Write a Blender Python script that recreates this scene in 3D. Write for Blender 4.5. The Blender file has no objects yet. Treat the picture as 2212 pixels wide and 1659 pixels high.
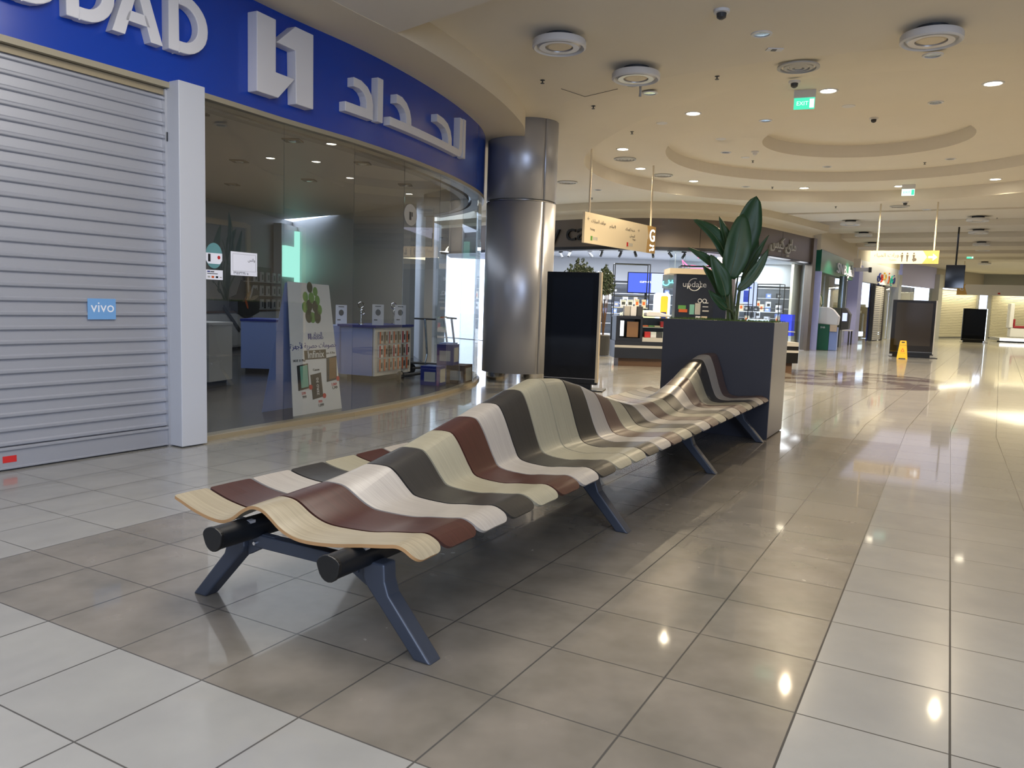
import bpy, bmesh, math, random, unicodedata
from mathutils import Vector, Matrix
random.seed(7)
SC = bpy.context.scene
COL = SC.collection
PI = math.pi
# ------------------------------------------------------------------ camera
def basis():
    p, r = 0.10375562, 0.03356779
    cp, sp = math.cos(p), math.sin(p)
    F = Vector((0, cp, -sp)); u = Vector((0, sp, cp)); x = Vector((1, 0, 0))
    R = math.cos(r)*x + math.sin(r)*u
    U = -math.sin(r)*x + math.cos(r)*u
    return R, U, F
_R, _U, _F = basis()
cam = bpy.data.cameras.new('camera')
cam.sensor_fit = 'HORIZONTAL'; cam.sensor_width = 36.0
cam.lens = 1689.66/2212*36.0
cam.clip_start = 0.05; cam.clip_end = 300
camo = bpy.data.objects.new('camera', cam); COL.objects.link(camo)
camo.matrix_world = Matrix(((_R.x, _U.x, -_F.x, 0), (_R.y, _U.y, -_F.y, 0), (_R.z, _U.z, -_F.z, 1.473), (0, 0, 0, 1)))
SC.camera = camo
# ------------------------------------------------------------------ world, exposure
w = bpy.data.worlds.new('world'); SC.world = w; w.use_nodes = True
bg = w.node_tree.nodes['Background']
bg.inputs[0].default_value = (0.66, 0.76, 1.0, 1); bg.inputs[1].default_value = 4.0
SC.view_settings.view_transform = 'Standard'; SC.view_settings.look = 'None'
SC.view_settings.gamma = 1.0; SC.view_settings.exposure = 0.36; SC.view_settings.use_curve_mapping = False
cy = SC.cycles
cy.use_denoising = True; cy.max_bounces = 8; cy.diffuse_bounces = 4; cy.glossy_bounces = 4
cy.transmission_bounces = 6; cy.transparent_max_bounces = 16
cy.sample_clamp_indirect = 2.0; cy.use_light_tree = True; cy.use_adaptive_sampling = False; cy.caustics_reflective = False; cy.caustics_refractive = False
# ------------------------------------------------------------------ large lights
def area(name, loc, size, power, col, rot=(0, 0, 0), shape='SQUARE', sy=None, spread=None):
    l = bpy.data.lights.new(name, 'AREA'); l.energy = power; l.color = col; l.size = size
    l.shape = shape
    if sy: l.shape = 'RECTANGLE'; l.size_y = sy
    if spread: l.spread = spread
    o = bpy.data.objects.new(name, l); o.location = loc; o.rotation_euler = rot; COL.objects.link(o)
    return o
WARM = (1.0, 0.80, 0.53)
# daylight falling through the atrium roof behind the camera
area('atrium_skylight', (-1.5, -5.5, 6.5), 6, 600, (0.78, 0.85, 1.0), (math.radians(38), 0, math.radians(12)))
# added cool fill behind the viewer, aimed at the roller shutter to brighten it
d_ = area('shutter_fill_light', (4.2, -6.5, 2.6), 5, 400, (0.63, 0.75, 1.0), sy=3.2); d_.rotation_euler = Vector((-8.2, 13.0, -0.6)).to_track_quat('-Z', 'Y').to_euler()
# added warm fill lights overhead, out of view, with no fittings of their own
area('overhead_fill_light', (1.2, 1.2, 4.68), 4.5, 110, (1.0, 0.92, 0.80))
area('overhead_fill_light', (-1.2, 4.6, 4.38), 2.4, 120, (1.0, 0.93, 0.82))
# bright interior of the phone case shop and of the far corridor shops
area('case_shop_light', (6.0, 28.6, 3.36), 8, 430, (0.92, 0.95, 1.0), sy=2.5)
area('case_shop_light', (9.6, 31.0, 3.36), 3, 190, (0.92, 0.95, 1.0), sy=3)
area('kiosk_light', (1.8, 27.8, 3.3), 3, 160, (0.92, 0.95, 1.0), sy=1.6)
area('far_violet_light', (17.5, 33.5, 4.5), 4, 120, (0.72, 0.72, 1.0), sy=14).rotation_euler = (0, 0, math.radians(-31))
area('far_end_light', (32.5, 48, 4.6), 6, 420, (1.0, 0.9, 0.62), sy=6)
area('shop_fill_light', (-4.8, 14.5, 3.7), 4, 120, (0.9, 0.93, 1.0), sy=8)  # added fill for the left shop, whose own lights are off
def spot(name, loc, power, col, deg=130):
    sl = bpy.data.lights.new(name, 'SPOT'); sl.energy = power; sl.color = col; sl.spot_size = math.radians(deg); sl.spot_blend = 0.4; sl.shadow_soft_size = 0.06
    o = bpy.data.objects.new(name, sl); o.location = loc; COL.objects.link(o); return o
for p_ in ((14.9, 25.8), (17.1, 29.5), (20.0, 34.2), (13.9, 31.9), (16.2, 36.2)): spot('ring_light_beam', p_+(4.52,), 420, (1, .84, .62), 115)
for p_ in ((23.2, 39.5), (27.2, 46.0), (22.0, 44.0)): spot('ring_light_beam', p_+(4.52,), 700, (1, .80, .45), 115)
area('passage_daylight', (-3.6, 24, 3.4), 3, 45, (0.65, 0.8, 1.0), (math.radians(70), 0, math.radians(190)))
# ------------------------------------------------------------------ materials
def lin(h):
    h = h.lstrip('#'); c = [int(h[i:i+2], 16)/255 for i in (0, 2, 4)]
    return tuple(x/12.92 if x <= 0.04045 else ((x+0.055)/1.055)**2.4 for x in c) + (1,)
MATS = {}
def mat(name, col, rough=0.5, metal=0.0, emit=None, es=0.0, alpha=None, bump=0.0, spec=0.5, coat=0.0, nscale=60, var=0.0):
    m = bpy.data.materials.new(name); m.use_nodes = True
    nt = m.node_tree; b = nt.nodes['Principled BSDF']
    c = lin(col) if isinstance(col, str) else tuple(col)+(1,)
    b.inputs['Base Color'].default_value = c
    b.inputs['Roughness'].default_value = rough; b.inputs['Metallic'].default_value = metal
    b.inputs['Specular IOR Level'].default_value = spec
    b.inputs['Coat Weight'].default_value = coat
    if emit:
        b.inputs['Emission Color'].default_value = lin(emit) if isinstance(emit, str) else tuple(emit)+(1,)
        b.inputs['Emission Strength'].default_value = es
    if alpha is not None: b.inputs['Alpha'].default_value = alpha
    if bump or var:
        tc = nt.nodes.new('ShaderNodeTexCoord'); n = nt.nodes.new('ShaderNodeTexNoise'); n.inputs['Scale'].default_value = nscale
        nt.links.new(tc.outputs['Object'], n.inputs['Vector'])
        if bump:
            bp = nt.nodes.new('ShaderNodeBump'); bp.inputs['Strength'].default_value = bump; bp.inputs['Distance'].default_value = 0.01
            nt.links.new(n.outputs[0], bp.inputs['Height']); nt.links.new(bp.outputs[0], b.inputs['Normal'])
        if var:
            mx = nt.nodes.new('ShaderNodeMixRGB'); mx.blend_type = 'MULTIPLY'; mx.inputs[0].default_value = var
            mx.inputs[1].default_value = c; nt.links.new(n.outputs[0], mx.inputs[2])
            nt.links.new(mx.outputs[0], b.inputs['Base Color'])
    MATS[name] = m
    return m
def emis(name, col, s):
    m = bpy.data.materials.new(name); m.use_nodes = True; nt = m.node_tree
    nt.nodes.clear(); e = nt.nodes.new('ShaderNodeEmission'); o = nt.nodes.new('ShaderNodeOutputMaterial')
    e.inputs[0].default_value = lin(col) if isinstance(col, str) else tuple(col)+(1,); e.inputs[1].default_value = s
    nt.links.new(e.outputs[0], o.inputs[0]); return m
def glass(name, ior=1.55, tint=(0.86, 0.89, 0.88), rough=0.0, base=0.0):
    m = bpy.data.materials.new(name); m.use_nodes = True; nt = m.node_tree
    nt.nodes.clear(); o = nt.nodes.new('ShaderNodeOutputMaterial')
    mx = nt.nodes.new('ShaderNodeMixShader'); f = nt.nodes.new('ShaderNodeFresnel'); f.inputs[0].default_value = ior
    t = nt.nodes.new('ShaderNodeBsdfTransparent'); t.inputs[0].default_value = tuple(tint)+(1,)
    g = nt.nodes.new('ShaderNodeBsdfGlossy'); g.inputs['Roughness'].default_value = rough
    ad = nt.nodes.new('ShaderNodeMath'); ad.operation = 'MAXIMUM'; ad.inputs[1].default_value = base; nt.links.new(f.outputs[0], ad.inputs[0])
    gb = nt.nodes.new('ShaderNodeNewGeometry'); iv = nt.nodes.new('ShaderNodeMath'); iv.operation = 'SUBTRACT'; iv.inputs[0].default_value = 1.0; nt.links.new(gb.outputs['Backfacing'], iv.inputs[1])
    ml = nt.nodes.new('ShaderNodeMath'); ml.operation = 'MULTIPLY'; nt.links.new(ad.outputs[0], ml.inputs[0]); nt.links.new(iv.outputs[0], ml.inputs[1])
    nt.links.new(ml.outputs[0], mx.inputs[0]); nt.links.new(t.outputs[0], mx.inputs[1]); nt.links.new(g.outputs[0], mx.inputs[2])
    nt.links.new(mx.outputs[0], o.inputs[0]); return m
def wood(name, col, dark=0.82, rough=0.34):
    m = bpy.data.materials.new(name); m.use_nodes = True; nt = m.node_tree; b = nt.nodes['Principled BSDF']
    tc = nt.nodes.new('ShaderNodeTexCoord'); mp = nt.nodes.new('ShaderNodeMapping'); mp.inputs['Scale'].default_value = (1.5, 75, 1.5)
    n = nt.nodes.new('ShaderNodeTexNoise'); n.inputs['Scale'].default_value = 2.0; n.inputs['Detail'].default_value = 6; n.inputs['Distortion'].default_value = 0.6
    cr = nt.nodes.new('ShaderNodeValToRGB'); c = lin(col)
    cr.color_ramp.elements[0].position = 0.3; cr.color_ramp.elements[0].color = (c[0]*dark, c[1]*dark, c[2]*dark, 1)
    cr.color_ramp.elements[1].position = 0.68; cr.color_ramp.elements[1].color = (min(1, c[0]*1.12), min(1, c[1]*1.12), min(1, c[2]*1.12), 1)
    nt.links.new(tc.outputs['Object'], mp.inputs[0]); nt.links.new(mp.outputs[0], n.inputs['Vector'])
    nt.links.new(n.outputs[0], cr.inputs[0]); nt.links.new(cr.outputs[0], b.inputs['Base Color'])
    bp = nt.nodes.new('ShaderNodeBump'); bp.inputs['Strength'].default_value = 0.10; bp.inputs['Distance'].default_value = 0.002
    nt.links.new(n.outputs[0], bp.inputs['Height']); nt.links.new(bp.outputs[0], b.inputs['Normal'])
    b.inputs['Roughness'].default_value = rough
    return m
M = dict(
    ceil=mat('ceiling_paint', '#e4ddd0', 0.75, var=0.06, nscale=1.2),
    riser=mat('cove_paint', '#d9cfba', 0.8),
    white=mat('white_paint', '#dadadc', 0.45), pier=mat('pier_white', '#bcc0ca', 0.35),
    blue=mat('sign_blue', '#0a3ca6', 0.22, spec=0.6), letter=mat('letter_white', '#d4d4da', 0.45), letterside=mat('letter_side', '#b9b9c2', 0.5),
    alu=mat('aluminium', '#c0c2c8', 0.38, 0.7), shutter=mat('shutter_metal', '#a3a6b0', 0.4, 0.35),
    steel=mat('column_steel', '#b3b6c0', 0.36, 0.6), chrome=mat('chrome', '#d0d0d0', 0.12, 1.0), darkmetal=mat('dark_metal', '#22252b', 0.35, 0.2),
    leg=mat('leg_slate', '#3a404c', 0.42, 0.25), beam=mat('beam_black', '#101318', 0.4, 0.2), black=mat('black', '#0b0c0e', 0.35),
    screen2=mat('screen_brown_reflection', '#1d1a18', 0.08, spec=0.6), screen=mat('screen_black', '#05070c', 0.06, spec=0.6), planter=mat('planter_slate', '#2e303a', 0.45, 0.1), plantedge=mat('planter_side', '#9c9dab', 0.32, 0.9),  # second totem's glass: its brown reflection is put into the colour
    bronze=mat('bronze_panel', '#6b625a', 0.4, 0.35), cream=mat('cream_panel', '#ddd0b8', 0.5), gold=mat('sign_gold', '#c9a463', 0.45),
    signcream=mat('sign_cream', '#ddd0b6', 0.5, emit='#ddd0b6', es=0.03), ink=mat('sign_ink', '#55504a', 0.6), lit=emis('lit_white', (1, 1, 1), 2.2),
    grey=mat('grey_laminate', '#8d8d8b', 0.5), lgrey=mat('light_grey', '#b4b4b2', 0.5), dgrey=mat('dark_grey', '#3a3c40', 0.5),
    shopfloor=mat('shop_floor', '#4a4a4c', 0.25, var=0.3, nscale=6), navy=mat('navy', '#1b2f86', 0.4), pblue=mat('panel_blue', '#7f95cf', 0.4),
    orange=mat('orange', '#d2622a', 0.5), red=mat('red', '#c02a2a', 0.45), yellow=mat('wet_yellow', '#e0b414', 0.4), green=mat('bank_green', '#0c5b47', 0.35),
    teal=mat('teal_panel', '#1fa08c', 0.4, emit='#1fa08c', es=0.25), leaf=mat('leaf_green', '#2b4d2e', 0.45, var=0.25, nscale=9), leaf2=mat('leaf_light', '#4f7040', 0.36, var=0.2, nscale=9),
    stalk=mat('stalk', '#566243', 0.45), moss=mat('moss', '#5d7a34', 0.8, var=0.5, nscale=40), foil=mat('shrub', '#2c3b2a', 0.6),
    stone=mat('stone', '#cbbf9f', 0.6, bump=0.3, nscale=8), tan=mat('curb_tan', '#968a72', 0.4), pink=emis('neon_pink', (1, 0.12, 0.28), 3.0),
    cyan=emis('neon_cyan', (0.2, 0.9, 1.0), 2.2), neongreen=emis('neon_green', (0.2, 1.0, 0.4), 2.0), lamp=emis('lamp_glow', (1.0, 0.88, 0.66), 18.0),
    paper=mat('paper', '#e2e4ea', 0.5), paperlit=mat('paper_pale', '#e6e8f4', 0.5, emit='#dfe2f4', es=0.12), phone=mat('phone_dark', '#23262c', 0.3), mint=emis('mint_light', (0.42, 0.95, 0.80), 1.1),
    glass=glass('storefront_glass', 1.6, (0.90, 0.92, 0.92), 0.0, 0.23), glass2=glass('clear_glass', 1.4, (0.93, 0.96, 0.95)), screenblue=emis('screen_blue', (0.10, 0.16, 0.85), 1.1), screenlav=emis('screen_lavender', (0.55, 0.62, 1.0), 1.2),
    exitg=emis('exit_green', (0.08, 0.75, 0.45), 1.0), exitw=emis('exit_white', (0.7, 1.0, 0.85), 1.3), lavender=mat('lavender_wall', '#aab0e0', 0.5), maroon=mat('seat_red', '#8c1d2c', 0.5),
    glow=emis('cold_glow', (0.75, 0.88, 1.0), 2.6), daywin=emis('day_window', (0.35, 0.72, 1.0), 1.1), steelpipe=mat('pipe_steel', '#9fb0bf', 0.2, 0.9), cardb=mat('box_purple', '#3c3f7e', 0.5), brown=mat('brown', '#5b4330', 0.55),
    warmwall=mat('warm_wall', '#cfc8b2', 0.6), balloon=mat('balloon_green', '#5e9a45', 0.35), balloond=mat('balloon_dark', '#243320', 0.3), skin=mat('soft_beige', '#c9b59d', 0.6), mint2=mat('mint_phone', '#79b8a8', 0.3), amber=mat('amber_phone', '#7b5a34', 0.3),
)
WOODS = dict(tan=wood('slat_tan', '#928873'), maroon=wood('slat_maroon', '#40241f', 0.7), white=wood('slat_white', '#97918a', 0.88), dark=wood('slat_dark', '#2f2d2b', 0.7),
             cream=wood('slat_cream', '#8b8674', 0.88), brown=wood('slat_brown', '#54403a', 0.75))
M['edge'] = mat('ply_edge', '#ab8459', 0.5)
# floor: 0.5 m tiles on the mall's own grid, a darker field under the bench and a round brown inlay
def floor_material():
    m = bpy.data.materials.new('floor_tiles'); m.use_nodes = True; nt = m.node_tree; L = nt.links; b = nt.nodes['Principled BSDF']
    def node(t, **k):
        n = nt.nodes.new(t)
        for a, v in k.items(): setattr(n, a, v)
        return n
    def mth(op, a, b2=None, c=None):
        n = node('ShaderNodeMath', operation=op)
        for i, v in enumerate((a, b2, c)):
            if v is None: continue
            if isinstance(v, (int, float)): n.inputs[i].default_value = v
            else: L.new(v, n.inputs[i])
        return n.outputs[0]
    g = node('ShaderNodeNewGeometry'); s = node('ShaderNodeSeparateXYZ'); L.new(g.outputs['Position'], s.inputs[0])
    X, Y = s.outputs[0], s.outputs[1]
    a = math.radians(29.016); ca, sa = math.cos(a), math.sin(a); gx, gy = -2.0209, 3.3347
    dx = mth('SUBTRACT', X, gx); dy = mth('SUBTRACT', Y, gy)
    A = mth('MULTIPLY', mth('SUBTRACT', mth('MULTIPLY', dx, ca), mth('MULTIPLY', dy, sa)), 2.0)
    B = mth('MULTIPLY', mth('ADD', mth('MULTIPLY', dx, sa), mth('MULTIPLY', dy, ca)), 2.0)
    A = mth('SUBTRACT', A, mth('MULTIPLY', mth('MAXIMUM', mth('SUBTRACT', B, 19.0), 0.0), math.tan(math.radians(2.7))))
    fa, fb = mth('FRACT', mth('ADD', A, 100)), mth('FRACT', mth('ADD', B, 100))
    def line(f, wd):
        e = mth('MINIMUM', f, mth('SUBTRACT', 1.0, f)); return mth('LESS_THAN', e, wd)
    grout = mth('MAXIMUM', line(fa, 0.008), line(fb, 0.0065))
    ia, ib = mth('FLOOR', A), mth('FLOOR', B)
    cv = node('ShaderNodeCombineXYZ'); L.new(ia, cv.inputs[0]); L.new(ib, cv.inputs[1])
    wn = node('ShaderNodeTexWhiteNoise', noise_dimensions='3D'); L.new(cv.outputs[0], wn.inputs['Vector'])
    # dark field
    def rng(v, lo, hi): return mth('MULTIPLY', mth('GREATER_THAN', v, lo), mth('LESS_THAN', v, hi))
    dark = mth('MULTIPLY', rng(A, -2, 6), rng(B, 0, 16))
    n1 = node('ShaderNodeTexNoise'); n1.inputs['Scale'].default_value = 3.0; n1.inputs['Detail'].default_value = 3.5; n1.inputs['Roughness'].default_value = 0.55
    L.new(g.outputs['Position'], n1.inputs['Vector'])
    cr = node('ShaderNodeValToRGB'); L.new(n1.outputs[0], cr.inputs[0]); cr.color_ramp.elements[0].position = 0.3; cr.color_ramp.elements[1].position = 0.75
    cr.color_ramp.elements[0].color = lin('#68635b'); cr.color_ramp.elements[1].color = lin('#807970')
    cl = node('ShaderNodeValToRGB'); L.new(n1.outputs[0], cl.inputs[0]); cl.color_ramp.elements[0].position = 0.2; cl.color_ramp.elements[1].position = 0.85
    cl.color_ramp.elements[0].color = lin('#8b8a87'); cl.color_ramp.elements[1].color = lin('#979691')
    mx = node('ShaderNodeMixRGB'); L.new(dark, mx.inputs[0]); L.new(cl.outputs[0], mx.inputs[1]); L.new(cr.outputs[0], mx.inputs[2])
    vr = mth('ADD', mth('MULTIPLY', wn.outputs['Value'], 0.10), 0.95)
    mv = node('ShaderNodeMixRGB', blend_type='MULTIPLY'); mv.inputs[0].default_value = 1; L.new(mx.outputs[0], mv.inputs[1]); L.new(vr, mv.inputs[2])
    # medallion
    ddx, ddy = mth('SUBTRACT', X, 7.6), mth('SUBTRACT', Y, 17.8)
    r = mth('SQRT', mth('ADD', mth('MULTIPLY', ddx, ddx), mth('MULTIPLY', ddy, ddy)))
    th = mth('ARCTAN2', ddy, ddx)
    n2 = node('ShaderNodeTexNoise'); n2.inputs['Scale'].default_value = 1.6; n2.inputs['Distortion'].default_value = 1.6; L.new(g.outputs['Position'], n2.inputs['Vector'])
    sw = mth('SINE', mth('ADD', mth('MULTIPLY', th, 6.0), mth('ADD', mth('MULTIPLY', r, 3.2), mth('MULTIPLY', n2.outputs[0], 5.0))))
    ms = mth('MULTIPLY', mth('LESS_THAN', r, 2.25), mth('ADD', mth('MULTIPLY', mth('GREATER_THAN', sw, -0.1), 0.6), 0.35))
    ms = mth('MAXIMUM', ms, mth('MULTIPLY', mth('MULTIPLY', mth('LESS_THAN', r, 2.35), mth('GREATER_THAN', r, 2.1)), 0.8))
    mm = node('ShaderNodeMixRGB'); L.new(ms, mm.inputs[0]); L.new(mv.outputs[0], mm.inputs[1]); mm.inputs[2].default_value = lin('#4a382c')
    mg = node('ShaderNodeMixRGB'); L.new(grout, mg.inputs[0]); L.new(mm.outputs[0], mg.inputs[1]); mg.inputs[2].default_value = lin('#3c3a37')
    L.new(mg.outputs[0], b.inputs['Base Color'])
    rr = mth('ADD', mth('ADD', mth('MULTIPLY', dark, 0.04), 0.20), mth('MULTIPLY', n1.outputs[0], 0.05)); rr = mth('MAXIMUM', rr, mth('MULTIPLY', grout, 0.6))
    L.new(rr, b.inputs['Roughness'])
    b.inputs['Specular IOR Level'].default_value = 0.5; b.inputs['Coat Weight'].default_value = 0.5; b.inputs['Coat Roughness'].default_value = 0.05; b.inputs['Coat IOR'].default_value = 1.6
    return m
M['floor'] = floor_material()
# ------------------------------------------------------------------ helpers
class MB:
    def __init__(s): s.v = []; s.f = []; s.mi = []
    def face(s, pts, mi=0):
        i = len(s.v); s.v += [tuple(p) for p in pts]; s.f.append(tuple(range(i, i+len(pts)))); s.mi.append(mi)
    def add(s, vs, fs, mi=0):
        i = len(s.v); s.v += [tuple(p) for p in vs]; s.f += [tuple(k+i for k in f) for f in fs]; s.mi += [mi]*len(fs)
    def box(s, c, d, rz=0.0, mi=0, taper=1.0):
        x, y, z = d[0]/2, d[1]/2, d[2]/2; cr, sr = math.cos(rz), math.sin(rz); vs = []
        for k in (-1, 1):
            t = taper if k > 0 else 1.0
            for i, j in ((-1, -1), (1, -1), (1, 1), (-1, 1)):
                px, py = i*x*t, j*y*t; vs.append((c[0]+px*cr-py*sr, c[1]+px*sr+py*cr, c[2]+k*z))
        s.add(vs, [(3, 2, 1, 0), (4, 5, 6, 7), (0, 1, 5, 4), (1, 2, 6, 5), (2, 3, 7, 6), (3, 0, 4, 7)], mi); return s
    def bx(s, x0, x1, y0, y1, z0, z1, mi=0): return s.box(((x0+x1)/2, (y0+y1)/2, (z0+z1)/2), (x1-x0, y1-y0, z1-z0), 0, mi)
    def tube(s, path, r, n=10, mi=0, cap=True):
        path = [Vector(p) for p in path]; rr = r if isinstance(r, (list, tuple)) else [r]*len(path); rings = []
        for k, p in enumerate(path):
            d = (path[min(k+1, len(path)-1)]-path[max(k-1, 0)]).normalized()
            a = d.cross(Vector((0, 0, 1)));
            if a.length < 0.05: a = d.cross(Vector((0, 1, 0)))
            a.normalize(); b = d.cross(a).normalized(); rings.append([p+(a*math.cos(2*PI*i/n)+b*math.sin(2*PI*i/n))*rr[k] for i in range(n)])
        i0 = len(s.v)
        for rg in rings: s.v += [tuple(p) for p in rg]
        for k in range(len(rings)-1):
            for i in range(n):
                s.f.append((i0+k*n+i, i0+k*n+(i+1) % n, i0+(k+1)*n+(i+1) % n, i0+(k+1)*n+i)); s.mi.append(mi)
        if cap: s.f.append(tuple(i0+i for i in range(n))[::-1]); s.f.append(tuple(i0+(len(rings)-1)*n+i for i in range(n))); s.mi += [mi, mi]
        return s
    def lathe(s, prof, n=32, c=(0, 0), mi=0, close=True):
        i0 = len(s.v)
        for r, z in prof:
            for i in range(n): s.v.append((c[0]+r*math.cos(2*PI*i/n), c[1]+r*math.sin(2*PI*i/n), z))
        for k in range(len(prof)-1):
            for i in range(n): s.f.append((i0+k*n+i, i0+k*n+(i+1) % n, i0+(k+1)*n+(i+1) % n, i0+(k+1)*n+i)); s.mi.append(mi)
        if close:
            s.f.append(tuple(i0+i for i in range(n))[::-1]); s.f.append(tuple(i0+(len(prof)-1)*n+i for i in range(n))); s.mi += [mi, mi]
        return s
    def prism(s, poly, fn, d0, d1, mi=0, mis=None):
        """poly: 2-D outline, fn(u, v, depth) -> point"""
        n = len(poly); a = [fn(u, v, d0) for u, v in poly]; b = [fn(u, v, d1) for u, v in poly]; i = len(s.v); s.v += [tuple(p) for p in a+b]
        s.f.append(tuple(range(i, i+n))[::-1]); s.f.append(tuple(range(i+n, i+2*n))); s.mi += [mi, mi]
        for k in range(n): s.f.append((i+k, i+(k+1) % n, i+n+(k+1) % n, i+n+k)); s.mi.append(mi if mis is None else mis)
        return s
    def build(s, name, m, parent=None, smooth=False, bev=0.0, seg=2, angle=35):
        me = bpy.data.meshes.new(name); me.from_pydata(s.v, [], s.f)
        ms = m if isinstance(m, (list, tuple)) else [m]
        for q in ms: me.materials.append(q)
        for p, k in zip(me.polygons, s.mi): p.material_index = k
        bm = bmesh.new(); bm.from_mesh(me)
        if smooth: bmesh.ops.remove_doubles(bm, verts=bm.verts, dist=1e-5)
        bmesh.ops.recalc_face_normals(bm, faces=bm.faces); bm.to_mesh(me); bm.free()
        if smooth:
            for p in me.polygons: p.use_smooth = True
        o = bpy.data.objects.new(name, me); COL.objects.link(o)
        if smooth:
            me.set_sharp_from_angle(angle=math.radians(angle))
        if bev:
            md = o.modifiers.new('bevel', 'BEVEL'); md.width = bev; md.segments = seg; md.limit_method = 'ANGLE'; md.angle_limit = math.radians(40)
        if parent is not None: o.parent = parent
        return o
def tag(o, label=None, cat=None, group=None, kind=None):
    if label: o['label'] = label
    if cat: o['category'] = cat
    if group: o['group'] = group
    if kind: o['kind'] = kind
    return o
def empty(name, loc=(0, 0, 0), rz=0.0, label=None, cat=None, group=None, kind=None):
    o = bpy.data.objects.new(name, None); o.location = loc; o.rotation_euler = (0, 0, rz); o.empty_display_size = 0.1; COL.objects.link(o)
    return tag(o, label, cat, group, kind)
def copy_tree(o, parent=None):
    c = o.copy(); COL.objects.link(c); c.parent = parent
    for ch in list(o.children): copy_tree(ch, c)
    return c
def kids(o): return list(o.children)
def dup(o, loc, rz=None, label=None, group=None):
    c = copy_tree(o); c.location = loc
    if rz is not None: c.rotation_euler[2] = rz
    if label: c['label'] = label
    if group: c['group'] = group
    return c
def az(d): return -math.radians(d)          # heading d degrees clockwise from +Y: local +Y looks along it
def frame(origin, deg):
    a = math.radians(deg); ex = Vector((math.cos(a), -math.sin(a), 0)); ey = Vector((math.sin(a), math.cos(a), 0)); o = Vector(origin)
    return lambda x, y, z: o+ex*x+ey*y+Vector((0, 0, z))
# Arabic shaping with presentation forms, then visual order
_FORMS = {}
for _c in range(0xFE70, 0xFEFD):
    _d = unicodedata.decomposition(chr(_c))
    if _d.startswith('<'):
        _p = _d.split(); _FORMS.setdefault(''.join(chr(int(x, 16)) for x in _p[1:]), {})[_p[0][1:-1]] = chr(_c)
def arabic(s):
    s = s.strip(); out = []; i = 0; toks = []
    while i < len(s):
        if s[i:i+2] in _FORMS and s[i] == '\u0644': toks.append(s[i:i+2]); i += 2
        else: toks.append(s[i]); i += 1
    def joins_next(t): return t in _FORMS and 'initial' in _FORMS[t]
    def joins_prev(t): return t in _FORMS and 'final' in _FORMS[t]
    for k, t in enumerate(toks):
        if t not in _FORMS: out.append(t); continue
        p = k > 0 and joins_next(toks[k-1]) and joins_prev(t); n = joins_next(t) and k+1 < len(toks) and joins_prev(toks[k+1])
        f = _FORMS[t]; out.append(f.get('medial' if p and n else 'final' if p else 'initial' if n else 'isolated', t))
    return ''.join(out[::-1])
def text_geo(s, size):
    c = bpy.data.curves.new('t', 'FONT'); c.body = s; c.size = size; c.align_x = 'CENTER'; c.align_y = 'CENTER'; c.resolution_u = 3
    o = bpy.data.objects.new('t', c); COL.objects.link(o); bpy.context.view_layer.update()
    me = o.to_mesh(); vs = [(v.co.x, v.co.y) for v in me.vertices]; fs = [tuple(p.vertices) for p in me.polygons]
    o.to_mesh_clear(); bpy.data.objects.remove(o); bpy.data.curves.remove(c); return vs, fs
def text(name, s, size, fn, m, parent, depth=0.004, squash=1.0, label=None):
    """fn(u, v, d) -> point; a solid lettering mesh standing depth proud of the surface"""
    vs, fs = text_geo(s, size)
    if not vs: return None
    me = bpy.data.meshes.new(name); me.from_pydata([(u*squash, v, 0) for u, v in vs], [], fs)
    bm = bmesh.new(); bm.from_mesh(me); bmesh.ops.remove_doubles(bm, verts=bm.verts, dist=1e-5)
    r = bmesh.ops.extrude_face_region(bm, geom=list(bm.faces)); top = [e for e in r['geom'] if isinstance(e, bmesh.types.BMVert)]
    for v in top: v.co.z = depth
    for v in bm.verts: v.co = Vector(fn(v.co.x, v.co.y, v.co.z))
    bmesh.ops.recalc_face_normals(bm, faces=bm.faces); bm.to_mesh(me); bm.free(); me.materials.append(m)
    o = bpy.data.objects.new(name, me); COL.objects.link(o); o.parent = parent
    if label: o['label'] = label
    return o
def vplane(o, ex, n):
    """an upright plane through o, u along ex, v up, depth along n"""
    o, ex, n = Vector(o), Vector(ex).normalized(), Vector(n).normalized()
    return lambda u, v, d=0.0: o+ex*u+Vector((0, 0, 1))*v+n*d
def rect(u0, u1, v0, v1): return [(u0, v0), (u1, v0), (u1, v1), (u0, v1)]
def rrect(u0, u1, v0, v1, r, n=5):
    P = []
    for cx, cy_, a0 in ((u1-r, v0+r, -90), (u1-r, v1-r, 0), (u0+r, v1-r, 90), (u0+r, v0+r, 180)):
        for k in range(n+1):
            a = math.radians(a0+90*k/n); P.append((cx+r*math.cos(a), cy_+r*math.sin(a)))
    return P
def ell(cx, cy_, rx, ry, n=20, rot=0):
    c, s = math.cos(rot), math.sin(rot)
    return [(cx+rx*math.cos(2*PI*k/n)*c-ry*math.sin(2*PI*k/n)*s, cy_+rx*math.cos(2*PI*k/n)*s+ry*math.sin(2*PI*k/n)*c) for k in range(n)]
def face_plane(o, n):
    n = Vector(n).normalized(); return vplane(o, Vector((0, 0, 1)).cross(n), n)
def struct(name, mb, m, parent=None, **k):
    o = mb.build(name, m, parent, **k)
    if parent is None: o['kind'] = 'structure'
    return o
# ================================================================== SETTING
fl = MB(); fl.bx(-30, 70, -14, 90, -0.2, 0.0); struct('floor', fl, M['floor'])
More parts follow.
